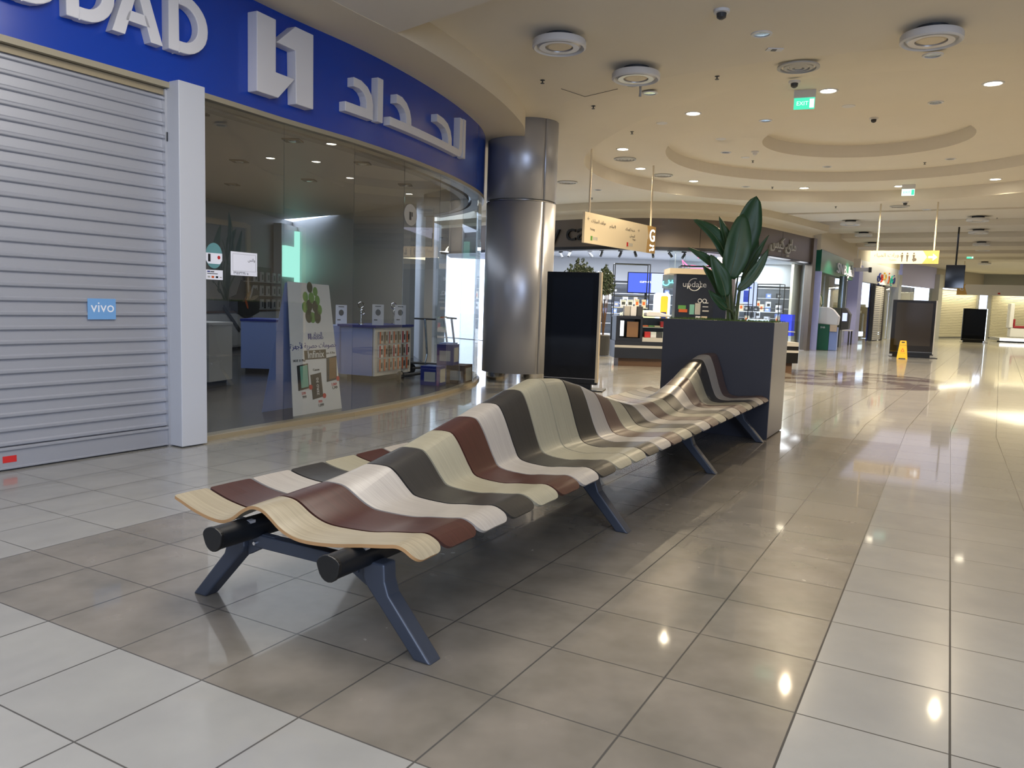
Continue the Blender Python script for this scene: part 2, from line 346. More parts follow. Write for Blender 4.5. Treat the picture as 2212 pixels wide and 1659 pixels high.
# ---- ceiling: flat field, gentle rise into the dome, three stepped rings
CX, CY = 7.6, 17.8; R0, R3, R2, R1 = 8.3, 6.15, 4.3, 2.15; Z0, Z3, Z2, Z1 = 4.75, 5.06, 5.32, 5.61
def wgt(ph):
    d = (math.degrees(ph)-270+180) % 360-180; d = abs(d)
    t = min(1, max(0, (82-d)/45)); return t*t*(3-2*t)
N = 144
def ring(r, z): return [(CX+r*math.cos(2*PI*k/N), CY+r*math.sin(2*PI*k/N), z if not callable(z) else z(2*PI*k/N)) for k in range(N)]
def strip(mb, a, b):
    for k in range(N): mb.face([a[k], a[(k+1) % N], b[(k+1) % N], b[k]])
F30 = frame((0, 0, 0), 30); SE = 27.6
def to_rect(p):
    # push a point outward along its ray from the dome centre to the hall's rectangle (mall frame)
    a = math.radians(30); ex, ey = (math.cos(a), -math.sin(a)), (math.sin(a), math.cos(a)); c = (CX*ex[0]+CY*ex[1], CX*ey[0]+CY*ey[1])
    d = (p[0]-CX, p[1]-CY); dt, ds = d[0]*ex[0]+d[1]*ex[1], d[0]*ey[0]+d[1]*ey[1]; T0, T1, S0, S1 = -16, 9.3, -3.0, SE
    k = min([((T1 if dt > 0 else T0)-c[0])/dt if abs(dt) > 1e-6 else 1e9, ((S1 if ds > 0 else S0)-c[1])/ds if abs(ds) > 1e-6 else 1e9])
    return F30(c[0]+dt*k, c[1]+ds*k, Z0)
mb = MB(); outer = ring(R0, Z0); rec = [to_rect(p) for p in outer]; strip(mb, outer, rec)
for k in range(N):
    pass
inner = []; prev = outer
for i in range(1, 7):
    r = R0+(R3-R0)*i/6; cur = ring(r, lambda ph, r=r: Z0+(Z3-Z0)*wgt(ph)*(R0-r)/(R0-R3)); strip(mb, prev, cur); prev = cur
ceil = struct('ceiling', mb, M['ceil'])
mb = MB(); strip(mb, prev, ring(R3, Z3)); strip(mb, ring(R3, Z3), ring(R2, Z3)); strip(mb, ring(R2, Z3), ring(R2, Z2)); strip(mb, ring(R2, Z2), ring(R1, Z2)); strip(mb, ring(R1, Z2), ring(R1, Z1))
mb.face(ring(R1, Z1)); struct('ceiling_dome', mb, M['ceil'])
# corner fill between the ray-cast rectangle edges
a_ = [F30(-16, -3, Z0), F30(9.3, -3, Z0), F30(9.3, SE, Z0), F30(-16, SE, Z0)]
# corridor ceiling: transverse coffers
mb = MB(); s = SE
cuts = [(SE, 28.0, 4.97), (28.0, 30.3, 4.75), (30.3, 32.7, 4.97), (32.7, 35.0, 4.75), (35.0, 37.4, 4.97), (37.4, 39.7, 4.75), (39.7, 42.1, 4.97), (42.1, 44.4, 4.75), (44.4, 46.8, 4.97), (46.8, 49.2, 4.75), (49.2, 51.5, 4.97), (51.5, 80, 4.75)]
pz = Z0
for s0, s1, z in cuts:
    mb.face([F30(-16, s0, z), F30(14, s0, z), F30(14, s1, z), F30(-16, s1, z)])
    if z != pz: mb.face([F30(-16, s0, pz), F30(14, s0, pz), F30(14, s0, z), F30(-16, s0, z)])
    pz = z
struct('ceiling_corridor', mb, M['ceil'])
# ---- left shop front: curved plan line
PL = [(-6.62, 1.8), (-3.084, 7.618), (-2.55, 8.68), (-1.99, 9.68), (-1.53, 10.72), (-1.15, 11.80), (-0.87, 12.85), (-0.69, 13.85), (-.665, 14.8), (-.80, 15.8), (-1.15, 16.8), (-1.8, 17.9)]
PLV = [Vector((x, y, 0)) for x, y in PL]
ARC = [0.0]
for p, q in zip(PLV, PLV[1:]): ARC.append(ARC[-1]+(q-p).length)
U0 = ARC[1]
def smoothpt(u):
    """point and outward normal on the smooth sign line at arclength u (0 at the pier)"""
    u = u+U0
    def pos(t):
        t = max(0.0, min(ARC[-1]-1e-4, t)); k = max(i for i in range(len(ARC)-1) if ARC[i] <= t); f = (t-ARC[k])/(ARC[k+1]-ARC[k])
        if k == 0: return PLV[0].lerp(PLV[1], f)
        p0, p1, p2, p3 = PLV[k-1] if k > 1 else PLV[1]-(PLV[1]-PLV[0]).normalized()*1.1, PLV[k], PLV[k+1], PLV[min(k+2, len(PLV)-1)]
        return 0.5*((2*p1)+(p2-p0)*f+(2*p0-5*p1+4*p2-p3)*f*f+(3*p1-p0-3*p2+p3)*f**3)
    P = pos(u); T = (pos(u+0.02)-pos(u-0.02)).normalized(); return P, Vector((T.y, -T.x, 0))
def onband(u, v, d=0.0):
    P, n = smoothpt(u); return P+n*(0.03+d)+Vector((0, 0, v))
US = [-6.6+0.16*k for k in range(int((6.6+ARC[-1]-U0)/0.16))]
def sweep(mb, us, prof, mi=0):
    """prof: list of (offset, z) swept along the sign line"""
    rows = []
    for u in us:
        P, n = smoothpt(u); rows.append([P+n*o+Vector((0, 0, z)) for o, z in prof])
    i0 = len(mb.v); m = len(prof)
    for r in rows: mb.v += [tuple(p) for p in r]
    for a in range(len(rows)-1):
        for k in range(m): mb.f.append((i0+a*m+k, i0+a*m+(k+1) % m, i0+(a+1)*m+(k+1) % m, i0+(a+1)*m+k)); mb.mi.append(mi)
    mb.f.append(tuple(i0+k for k in range(m))); mb.f.append(tuple(i0+(len(rows)-1)*m+k for k in range(m))[::-1]); mb.mi += [mi, mi]
# soffit and riser above the sign, running round to the column
def sof_w(u): return 0.78 if u < 6.5 else 0.78-0.10*min(1, (u-6.5)/1.5)
mb = MB(); us = [u for u in US if -6.6 <= u <= 8.4]
for a, b in zip(us, us[1:]):
    (P, n), (Q, m_) = smoothpt(a), smoothpt(b); wa, wb = sof_w(a), sof_w(b)
    mb.face([P-n*0.4+Vector((0, 0, 4.42)), Q-m_*0.4+Vector((0, 0, 4.42)), Q+m_*wb+Vector((0, 0, 4.42)), P+n*wa+Vector((0, 0, 4.42))])
    mb.face([P+n*wa+Vector((0, 0, 4.42)), Q+m_*wb+Vector((0, 0, 4.42)), Q+m_*wb+Vector((0, 0, 4.76)), P+n*wa+Vector((0, 0, 4.76))])
(P, n) = smoothpt(us[-1]); mb.face([P-n*0.4+Vector((0, 0, 4.42)), P+n*.68+Vector((0, 0, 4.42)), P+n*.68+Vector((0, 0, 4.76)), P-n*0.4+Vector((0, 0, 4.76))])
struct('ceiling_soffit', mb, M['riser'])
# lower slab in front of the shop, ahead of the curved soffit
mb = MB(); A = Vector((-1.47, 9.15, 0)); B = A+Vector((0.72, -0.69, 0))*3.2; d = Vector((math.sin(math.radians(30)), math.cos(math.radians(30)), 0))
poly = [A, B, B-d*12, A-d*12+Vector((-1, 0.4, 0))]
mb.prism([(p.x, p.y) for p in poly], lambda u, v, z: Vector((u, v, z)), 4.425, 4.74); struct('ceiling_slab', mb, M['ceil'])
# blue sign band
mb = MB(); sweep(mb, US, [(0.03, 3.36), (0.03, 4.42), (-0.25, 4.42), (-0.25, 3.36)])
band = mb.build('shop_sign', M['blue'], None, smooth=True, angle=30)
tag(band, 'long curved royal blue sign band with raised white lettering above the glass', 'sign')
trim = MB(); sweep(trim, US, [(0.035, 3.31), (0.035, 3.36), (-0.2, 3.36), (-0.2, 3.31)]); trim.build('lower_trim', mat('trim_grey', '#9a927f', .4), band)
def letter(name, polys, label, depth=0.10, hole=None):
    """polygons in (u, z), bent along the band"""
    me = bpy.data.meshes.new(name); bm = bmesh.new()
    for poly in polys:
        vs = [bm.verts.new((u, v, 0)) for u, v in poly]; bm.faces.new(vs)
    bm.normal_update()
    bmesh.ops.triangulate(bm, faces=bm.faces)
    lo = min(v.co.x for v in bm.verts); hi = max(v.co.x for v in bm.verts); u = lo+0.12
    while u < hi: bmesh.ops.bisect_plane(bm, geom=bm.verts[:]+bm.edges[:]+bm.faces[:], plane_co=(u, 0, 0), plane_no=(1, 0, 0)); u += 0.12
    bmesh.ops.remove_doubles(bm, verts=bm.verts, dist=1e-4)
    r = bmesh.ops.extrude_face_region(bm, geom=list(bm.faces)); top = [e for e in r['geom'] if isinstance(e, bmesh.types.BMVert)]
    for v in top: v.co.z = depth
    for v in bm.verts: v.co = onband(v.co.x, v.co.y, v.co.z)
    bmesh.ops.recalc_face_normals(bm, faces=bm.faces); bm.to_mesh(me); bm.free(); me.materials.append(M['letter'])
    o = bpy.data.objects.new(name, me); COL.objects.link(o); o.parent = band; o['label'] = label
    md = o.modifiers.new('bevel', 'BEVEL'); md.width = 0.008; md.segments = 2; md.limit_method = 'ANGLE'; md.angle_limit = math.radians(50)
    return o
def arcpts(cx, cy_, rx, ry, a0, a1, n=10): return [(cx+rx*math.cos(math.radians(a0+(a1-a0)*k/n)), cy_+ry*math.sin(math.radians(a0+(a1-a0)*k/n))) for k in range(n+1)]
def latD(u):
    zb, zt, st, wd = 3.625, 4.14, 0.105, 0.41; out = arcpts(u+wd-0.255, (zb+zt)/2, 0.255, (zt-zb)/2, -90, 90, 14); inn = arcpts(u+wd-0.255, (zb+zt)/2, 0.15, (zt-zb)/2-0.10, -90, 90, 14)
    P = [[(u, zb), (u+st, zb), (u+st, zt), (u, zt)]]
    o = [(u+st, zb)]+out+[(u+st, zt)]; i = [(u+st, zb+0.10)]+inn+[(u+st, zt-0.10)]
    for k in range(len(o)-1): P.append([o[k], o[k+1], i[k+1], i[k]])
    return P
def latA(u):
    zb, zt, wd, st = 3.625, 4.14, 0.47, 0.115; c = u+wd/2
    return [[(u, zb), (u+st, zb), (c+0.0, zt-0.12), (c-0.06, zt)], [(u+wd-st, zb), (u+wd, zb), (c+0.06, zt), (c, zt-0.12)], [(c-0.06, zt), (c, zt-0.12), (c+0.06, zt)], [(u+0.12, zb+0.12), (u+wd-0.12, zb+0.12), (u+wd-0.155, zb+0.21), (u+0.155, zb+0.21)]]
def latH(u):
    zb, zt = 3.625, 4.14; return [rect(u, u+0.105, zb, zt), rect(u+0.105, u+0.30, zb+0.21, zb+0.31), rect(u+0.30, u+0.405, zb, zt)]
for u, fn_, ch in ((-2.66, latH, 'H'), (-2.19, latA, 'A'), (-1.71, latD, 'D'), (-1.27, latD, 'D'), (-0.89, latA, 'A'), (-0.36, latD, 'D')):
    letter('latin_letter', fn_(u), 'raised white letter '+ch)
letter('emblem', [[(0.63, 3.50), (0.93, 3.505), (1.18, 3.755), (0.895, 3.755), (0.895, 4.275), (0.63, 4.275)]], 'raised white L-shaped half of the emblem', 0.13)
letter('emblem', [[(0.905, 4.055), (1.185, 4.05), (1.20, 3.505), (1.46, 3.505), (1.455, 4.29), (1.185, 4.295)]], 'raised white upper half of the emblem', 0.13)
def bend(outer_, inner_):
    return [[outer_[k], outer_[k+1], inner_[k+1], inner_[k]] for k in range(len(outer_)-1)]
letter('arabic_letter', bend([(2.14, 4.03), (2.28, 4.025), (2.40, 3.98), (2.48, 3.90), (2.512, 3.80), (2.512, 3.615)], [(2.14, 3.925), (2.24, 3.925), (2.31, 3.90), (2.355, 3.86), (2.38, 3.80), (2.38, 3.725)])+[[(2.0, 3.615), (2.512, 3.615), (2.38, 3.725), (2.0, 3.725)]], 'raised white Arabic letter dal', 0.10)
letter('arabic_letter', [rect(2.60, 2.715, 3.625, 4.15)], 'raised white Arabic letter alef', 0.10)
letter('arabic_letter', bend([(3.02, 4.055), (3.15, 4.05), (3.27, 4.00), (3.35, 3.92), (3.39, 3.82), (3.395, 3.745)], [(3.02, 3.945), (3.11, 3.945), (3.19, 3.915), (3.24, 3.87), (3.265, 3.81), (3.27, 3.745)])+[rect(2.87, 4.98, 3.64, 3.745), [(4.98, 3.64), (5.06, 3.66), (5.115, 3.72), (5.13, 3.80), (5.0, 3.80), (4.98, 3.745)], rect(5.0, 5.13, 3.80, 4.22)]
       + bend([(4.14, 4.07), (4.35, 4.06), (4.52, 4.02), (4.63, 3.94), (4.68, 3.84), (4.685, 3.745)], [(4.14, 3.965), (4.30, 3.96), (4.43, 3.93), (4.51, 3.88), (4.545, 3.82), (4.55, 3.745)]), 'raised white joined Arabic letters lam, ha and dal', 0.10)
letter('arabic_letter', [rect(5.17, 5.275, 3.655, 4.24)], 'raised white Arabic letter alef', 0.10)
# curb, glass panes, pier
mb = MB()
for k in range(1, len(PLV)-1):
    P, Q = PLV[k], PLV[k+1]; d = (Q-P).normalized(); n = Vector((d.y, -d.x, 0)); o_, i_ = 0.04, -0.13
    mb.add([P+n*o_, Q+n*o_, Q+n*i_, P+n*i_, P+n*o_+Vector((0, 0, .045)), Q+n*o_+Vector((0, 0, .045)), Q+n*i_+Vector((0, 0, .045)), P+n*i_+Vector((0, 0, .045))], [(3, 2, 1, 0), (4, 5, 6, 7), (0, 1, 5, 4), (1, 2, 6, 5), (2, 3, 7, 6), (3, 0, 4, 7)])
curb = struct('trim_1', mb, M['tan'])
win = empty('window_1', (0, 0, 0), kind='structure')
for k in range(1, len(PLV)-1):
    P, Q = PLV[k], PLV[k+1]; d = (Q-P).normalized(); n = Vector((d.y, -d.x, 0)); P = P+d*0.004; Q = Q-d*0.004
    mb = MB(); mb.prism([(0, 0.045), ((Q-P).length, 0.045), ((Q-P).length, 3.33), (0, 3.33)], vplane(P-n*0.012, d, n), 0, 0.010); mb.build('glass_pane', M['glass'], win)
# header and back of the sign, closes the ceiling void above the shop
mb = MB(); sweep(mb, US, [(-0.26, 3.30), (-0.26, 4.76), (-0.40, 4.76), (-0.40, 3.30)]); struct('wall_left', mb, M['grey'])
F29 = frame((-3.10, 7.60, 0), 31.3)
mb = MB(); mb.box(F29(0.06, -0.13, 1.69), (0.22, 0.28, 3.36), az(31.3)); pier = struct('trim_2', mb, M['pier'], bev=0.006)
# roller shutter
sh = empty('roller_shutter', F29(-0.05, -0.28, 0), az(31.3), 'tall closed roller shutter of pale metal slats beside the white pier', 'shutter')
mb = MB(); z = 0.19; prof = [(0.0, 0.19)]
while z < 3.28:
    prof += [(0.0, z), (0.016, z+0.006), (0.020, z+0.012), (0.020, z+0.030), (0.006, z+0.042), (0.0, z+0.110)]; z += 0.116
prof = [(x, min(zz, 3.30)) for x, zz in prof]
for y0, y1 in ((-6.2, 0.0),):
    for (xa, za), (xb, zb) in zip(prof, prof[1:]):
        if abs(za-zb)+abs(xa-xb) > 1e-5: mb.face([(xa, y0, za), (xa, y1, za), (xb, y1, zb), (xb, y0, zb)])
mb.bx(-0.05, -0.02, -6.2, 0, 0.0, 3.30)
mb.build('curtain', M['shutter'], sh)
mb = MB(); mb.bx(-0.02, 0.030, -6.2, 0, 0.025, 0.165); mb.bx(-0.02, 0.045, -6.2, 0, 0.165, 0.188); mb.bx(-0.02, 0.04, -6.2, 0, 0.012, 0.03); mb.build('bottom_bar', M['shutter'], sh, bev=0.003)
mb = MB(); mb.bx(-0.03, 0.05, -0.012, 0.05, 0, 3.30); mb.build('guide_rail', M['alu'], sh)
mb = MB(); mb.bx(-0.10, 0.03, -6.2, -0.012, 3.25, 3.305); mb.build('head_trim', M['tan'], sh)
st = MB(); st.bx(0.030, 0.032, -1.475, -1.37, 0.065, 0.118); st.build('warning_sticker', M['red'], sh)
vs_ = MB(); vs_.bx(0.0205, 0.0215, -0.755, -0.50, 1.207, 1.387); vs_ = vs_.build('lit_sign_patch', mat('patch_blue', '#6a93bf', .5, emit='#3f8fd8', es=.10), sh); text('patch_lettering', 'vivo', .13, lambda u, v, d_=0: Vector((.0215+d_, -.62+u, 1.31+v)), M['paper'], sh, .001)
mb = MB(); mb.bx(0.05, 0.06, 0.0, 0.02, 2.84, 2.92); mb.build('lock_tab', M['darkmetal'], sh)
# ---- shop interior
mb = MB(); P = []
for k in range(1, len(PLV)): 
    n = Vector((0.8, -0.6, 0)) if k < 3 else Vector((1, -0.2, 0)); P.append(PLV[k]-n.normalized()*0.14)
P += [Vector((-2.2, 20.0, 0)), Vector((-9.5, 26.5, 0)), Vector((-9.8, 9.0, 0)), Vector((-4.2, 7.2, 0))]
mb.prism([(p.x, p.y) for p in P], lambda u, v, z: Vector((u, v, z)), 0.004, 0.02); struct('floor_shop', mb, M['shopfloor'])
mb = MB(); mb.prism([(p.x, p.y) for p in P], lambda u, v, z: Vector((u, v, z)), 3.78, 3.85); struct('ceiling_shop', mb, M['lgrey'])
mb = MB(); A, B = Vector((-8.6, 9.0, 0)), Vector((-7.15, 25.7, 0)); d = (B-A).normalized(); n = Vector((d.y, -d.x, 0))
mb.prism(rect(0, (B-A).length, 0, 3.8), vplane(A, d, n), -0.2, 0); struct('wall_shop_back', mb, M['grey'])
A2, B2 = Vector((-7.3, 25.6, 0)), Vector((-1.7, 18.2, 0)); d2 = (B2-A2).normalized(); mb = MB(); mb.prism(rect(0, (B2-A2).length-1.4, 0, 3.8), vplane(A2, d2, Vector((d2.y, -d2.x, 0))), -0.1, 0.05); struct('wall_shop_end', mb, M['lgrey'])
mb = MB(); mb.prism(rect(0, 5.6, 0, 3.8), vplane(Vector((-8.7, 9.2, 0)), Vector((5.2, -1.75, 0)), Vector((-1.75, -5.2, 0)).normalized()), -0.1, 0.0); struct('wall_shop_side', mb, M['grey'])
FB = frame((-8.6, 9.0, 0), math.degrees(math.atan2(d.x, d.y)))      # shop back wall frame: x out of the wall, y along it
bw = math.degrees(math.atan2(d.x, d.y)); bwp = vplane(A, d, n)       # u along the wall, v up
def cabinet(name, s0, s1, depth, h, m, label, doors=3, top=None):
    c = empty(name, FB(0, (s0+s1)/2, 0), az(bw), label, 'cabinet'); L_ = s1-s0
    b = MB(); b.bx(0.0, depth, -L_/2, L_/2, 0.10, h); b.build('body', m, c)
    k = MB(); k.bx(0, depth-0.05, -L_/2, L_/2, 0.02, 0.10); k.build('plinth', M['dgrey'], c)
    for i in range(doors):
        w_ = L_/doors; q = MB(); q.bx(depth, depth+0.018, -L_/2+i*w_+0.01, -L_/2+(i+1)*w_-0.01, 0.14, h-0.03); q.build('door', m, c)
    if top: t = MB(); t.bx(0, depth+0.03, -L_/2, L_/2, h, h+0.03); t.build('worktop', top, c)
    return c
cabinet('wall_cabinet', 9.2, 12.2, 0.5, 0.98, M['lgrey'], 'low grey cabinet run along the back wall below the dark flower poster', 3, M['brown'])
cabinet('wall_cabinet', 12.25, 15.0, 0.5, 1.0, M['white'], 'white cabinet with brown worktop below the wall shelf of phone cases', 3, M['brown'])
pst = MB(); hexa = [(Vector((x, y, 0))-A).dot(d) for x, y in ((-7.61, 20.38), (-7.51, 21.5), (-7.51, 21.5), (-7.58, 20.68), (-7.66, 19.71), (-7.66, 19.72), (-7.63, 20.12))]
pst.prism(list(zip(hexa, (1.82, 1.55, 0.98, 0.80, 1.12, 1.36, 1.45))), bwp, 0.53, 0.545); po = pst.build('wall_poster', M['screen']); tag(po, 'large dark hexagonal phone poster with an orange and white flower, inside the shop', 'poster')
c0 = hexa[0]
for (du, dv, rx, ry, rot, mm) in ((0.35, -0.42, .30, .06, .5, 'brown'), (0.62, -0.30, .22, .05, 1.0, 'lgrey'), (0.8, -0.45, .25, .05, .2, 'tan'), (0.42, -0.12, .05, .22, .1, 'lgrey'), (0.3, -0.6, .18, .05, 2.2, 'orange')):
    q = MB(); q.prism(ell(c0+du, 1.82+dv, rx, ry, 18, rot), bwp, 0.545, 0.549); q.build('petal', M[mm], po)
q = MB(); q.prism([(hexa[0]-1.05, 1.1), (hexa[0]-1.0, 1.18), (hexa[0]-0.05, .55), (hexa[0]-.12, .48)], bwp, 0.53, 0.55); tag(q.build('wall_pen_graphic', M['dgrey']), 'slim dark stylus cut-out below the hexagonal poster', 'poster')
shf = empty('wall_shelf', FB(0, 13.6, 0), az(bw), 'wall shelf unit hung with small phone accessory packs behind the glass', 'shelf'); 
q = MB(); q.bx(0.02, 0.05, -0.95, 1.0, 1.03, 2.25); q.build('back_panel', M['dgrey'], shf)
for z_ in (1.04, 1.42, 1.80): q = MB(); q.bx(0.05, 0.35, -0.95, 1.0, z_, z_+0.02); q.build('shelf_board', M['lgrey'], shf)
pk = MB(); pk.bx(-0.01, 0.03, -0.10, 0.10, 0, 0.27); pk = pk.build('accessory_pack', M['lgrey']); tag(pk, 'pale carded phone accessory pack on the dim wall shelf', 'package', 'accessory packs on the dim wall shelf')
q = MB(); q.bx(0.031, 0.036, -0.03, 0.04, 0.05, 0.20); q.build('phone_print', M['phone'], pk); first = True
for z_ in (1.06, 1.44, 1.82):
    for y_ in (12.85, 13.28, 13.71, 14.14, 14.5):
        o = pk if first else copy_tree(pk); first = False; o.location = FB(0.30, y_, z_); o.rotation_euler[2] = az(bw); o['label'] = '%s carded pack from the pier side on the %s row of the dim wall shelf' % ({12.85: 'first', 13.28: 'second', 13.71: 'third', 14.14: 'fourth', 14.5: 'fifth'}[y_], {1.06: 'lowest', 1.44: 'middle', 1.82: 'top'}[z_])
# cyan lit column panels
lp = empty('glowing_wall_unit', FB(0.3, 15.5, 0), az(bw), 'glowing mint green wall panel beside the phone shelf inside the shop', 'light panel')
q = MB(); q.bx(0.0, 0.1, -0.70, 0.25, 2.02, 2.95); q.build('lower_glow', M['mint'], lp); q = MB(); q.bx(0.0, 0.12, 0.28, 0.80, 1.55, 3.45); q.build('upper_glow', M['mint'], lp); q = MB(); q.bx(-0.25, 0.0, -0.75, 0.85, 0.0, 3.6); q.build('panel_frame', M['lgrey'], lp)
# free-standing counters
def counter(name, x0, y0, x1, y1, deep, h, m, top, label):
    P, Q = Vector((x0, y0, 0)), Vector((x1, y1, 0)); d = (Q-P).normalized(); a = math.degrees(math.atan2(d.x, d.y)); c = empty(name, (P+Q)/2, az(a), label, 'counter'); L_ = (Q-P).length
    b = MB(); b.bx(-deep, 0, -L_/2, L_/2, 0.12, h-0.04); b.build('body', m, c); b = MB(); b.bx(-deep+0.06, -0.06, -L_/2+.06, L_/2-.06, 0.02, 0.12); b.build('plinth', M['dgrey'], c)
    b = MB(); b.bx(-deep-0.01, 0.01, -L_/2-.01, L_/2+.01, h-0.04, h); b.build('top', top, c); return c
counter('shop_counter', -4.95, 14.2, -4.18, 14.22, 0.9, 1.02, M['pblue'], M['navy'], 'narrow pale blue counter block with navy top behind the folded poster stand')
counter('shop_counter', -5.4, 11.95, -4.58, 11.75, 0.6, 1.02, M['lgrey'], M['lgrey'], 'white counter end just inside the glass beside the pier')
disp = empty('display_counter', (-2.39, 13.49, 0), az(22), 'pale blue and white display counter with navy top and hanging phone packs', 'counter')
q = MB(); q.bx(-0.03, 0.0, 0, 1.25, 0.12, 0.96); q.bx(-0.7, -0.0, 1.22, 1.25, 0.12, 0.96); q.bx(-0.05, -0.04, 0, 1.25, 0.12, .96); q.build('front_frame', M['white'], disp)
q = MB(); q.bx(-0.72, -0.04, 0.0, 0.03, 0.12, 0.96); q.bx(-0.72, -0.69, 0, 1.25, .12, .96); q.build('side_panel', M['pblue'], disp)
q = MB(); q.bx(-0.75, 0.03, -0.03, 1.3, 0.96, 1.0); q.build('top', M['navy'], disp)
q = MB(); q.bx(-0.6, -0.1, 0.06, 1.2, 0.02, 0.12); q.build('plinth', M['dgrey'], disp)
q = MB(); q.bx(-1.9, -0.74, 0.1, .6, 0.12, .96); q.build('rear_block', M['pblue'], disp)
FD = frame((-2.39, 13.49, 0), 22)
pkn = [('lgrey', 'orange', 'white and orange phone accessory pack'), ('paper', 'red', 'white and red phone accessory pack'), ('lgrey', 'brown', 'grey phone accessory pack')]
protos = []
for mm, m2, lb in pkn:
    q = MB(); q.bx(0, 0.03, -0.06, 0.06, 0, 0.21); o = q.build('hanging_pack', M[mm]); q = MB(); q.bx(0.031, 0.034, -0.06, -0.02, 0, 0.21); q.build('colour_strip', M[m2], o); q = MB(); q.bx(0.031, 0.034, 0.0, 0.04, 0.05, 0.15); q.build('product_print', M['phone'], o)
    tag(o, lb+' hung on the front of the display counter', 'package', lb+'s on the display counter'); protos.append([o, True])
for r_, z_ in enumerate((0.68, 0.44, 0.20)):
    for c_ in range(7):
        p_ = protos[(0 if r_ == 2 else (c_*2+r_) % 3)]; o = p_[0] if p_[1] else copy_tree(p_[0]); p_[1] = False; o.location = FD(0.003, 0.16+c_*0.155, z_); o.rotation_euler[2] = az(22); o['label'] = '%s pack from the poster side, %s row on the display counter front' % (['first', 'second', 'third', 'fourth', 'fifth', 'sixth', 'seventh'][c_], ['top', 'middle', 'lowest'][r_]); o['group'] = 'packs on the display counter front'
for i_, (x_, y_, lb) in enumerate(((-0.10, 0.25, 'white printed price card with a watch picture standing on the display counter'), (-0.06, 0.95, 'white printed price card with an earphone picture standing on the display counter'), (-1.0, 0.45, 'lavender price card with phone pictures standing behind the display counter'))):
    z_ = 0.965 if x_ < -.8 else 1.0
    o = empty('price_card', FD(x_, y_, z_), az(-12), lb, 'card'); q = MB(); q.bx(-0.10, 0.10, -0.006, 0.006, 0, 0.36); q.build('card', M['paper'], o); q = MB(); q.prism(ell(0, 0.22, 0.045, 0.055), lambda u, v, d_: Vector((u, -0.006-d_, v)), 0, 0.003); q.bx(-0.07, -.01, -0.009, -0.006, 0.08, 0.10); q.bx(-0.05, .05, -0.009, -0.006, 0.32, 0.335); q.build('print', M['phone'], o)
for x_, y_, lb in ((-0.35, 0.10, 'clear acrylic stand with chrome watch near the counter edge'), (-0.30, 1.12, 'clear acrylic stand with chrome watches at the far end of the counter')):
    o = empty('watch_stand', FD(x_, y_, 1.0), 0, lb, 'stand'); q = MB(); q.lathe([(0.05, 0), (0.05, 0.02), (0.01, 0.03), (0.01, 0.30)], 12); q.build('post', M['chrome'], o); q = MB(); q.tube([(0.05*math.cos(a*PI/6), 0, 0.34+0.05*math.sin(a*PI/6)) for a in range(12)], 0.014, 6); q.tube([(0.04*math.cos(a*PI/6)+.03, 0, 0.22+0.04*math.sin(a*PI/6)) for a in range(12)], 0.012, 6); q.build('watch', M['chrome'], o)
# boxes and scooters near the far end of the glass
def carton(x0, y0, w_, dd, h, z0, m, label, a=14):
    o = empty('carton', (x0, y0, z0), az(a), label, 'box'); q = MB(); q.bx(-w_/2, w_/2, -dd/2, dd/2, 0, h); q.build('body', M[m], o, bev=0.004); q = MB(); q.bx(w_/2, w_/2+0.002, -dd/2+0.05, dd/2-0.05, h*0.15, h*0.85); q.bx(-0.1, 0.1, -dd/2-0.002, -dd/2, h*0.2, h*0.7); q.build('print', M['lgrey' if m != 'white' else 'dgrey'], o)
carton(-1.36, 13.42, 0.34, 0.36, 0.33, 0.02, 'navy', 'navy blue product carton on the shop floor below the purple one'); carton(-0.94, 13.85, 0.34, 0.45, 0.33, 0.02, 'brown', 'brown and white product carton on the shop floor nearest the column'); carton(-1.14, 13.72, 0.30, 0.34, 0.36, 0.35, 'cardb', 'purple product carton stacked on top of two others'); carton(-1.22, 14.75, 0.26, 0.3, 0.66, 0.02, 'pblue', 'pale blue upright carton behind the purple one')
def scooter(x, y, a, label, m='alu'):
    o = empty('kick_scooter', (x, y, 0.02), az(a), label, 'scooter')
    q = MB(); q.bx(-0.07, 0.07, -0.55, 0.25, 0.09, 0.13); q.build('deck', M['dgrey'], o, bev=0.01)
    q = MB(); q.tube([(0, 0.28, 0.14), (0, 0.38, 0.45), (0, 0.28, 1.10)], 0.022, 8); q.build('stem', M[m], o); q = MB(); q.tube([(-0.22, 0.28, 1.10), (0.22, 0.28, 1.10)], 0.016, 8); q.build('handlebar', M['dgrey'], o)
    for y_ in (0.42, -0.58): q = MB(); q.tube([(-0.02, y_, 0.10), (0.02, y_, 0.10)], 0.10, 18); q.build('wheel', M['black'], o)
scooter(-1.50, 15.6, 60, 'silver kick scooter parked beside the display counter'); scooter(-1.75, 16.5, 100, 'silver kick scooter parked behind the other scooter'); scooter(-1.74, 14.15, 22, 'dark kick scooter leaning nearest the purple carton', 'steelpipe')
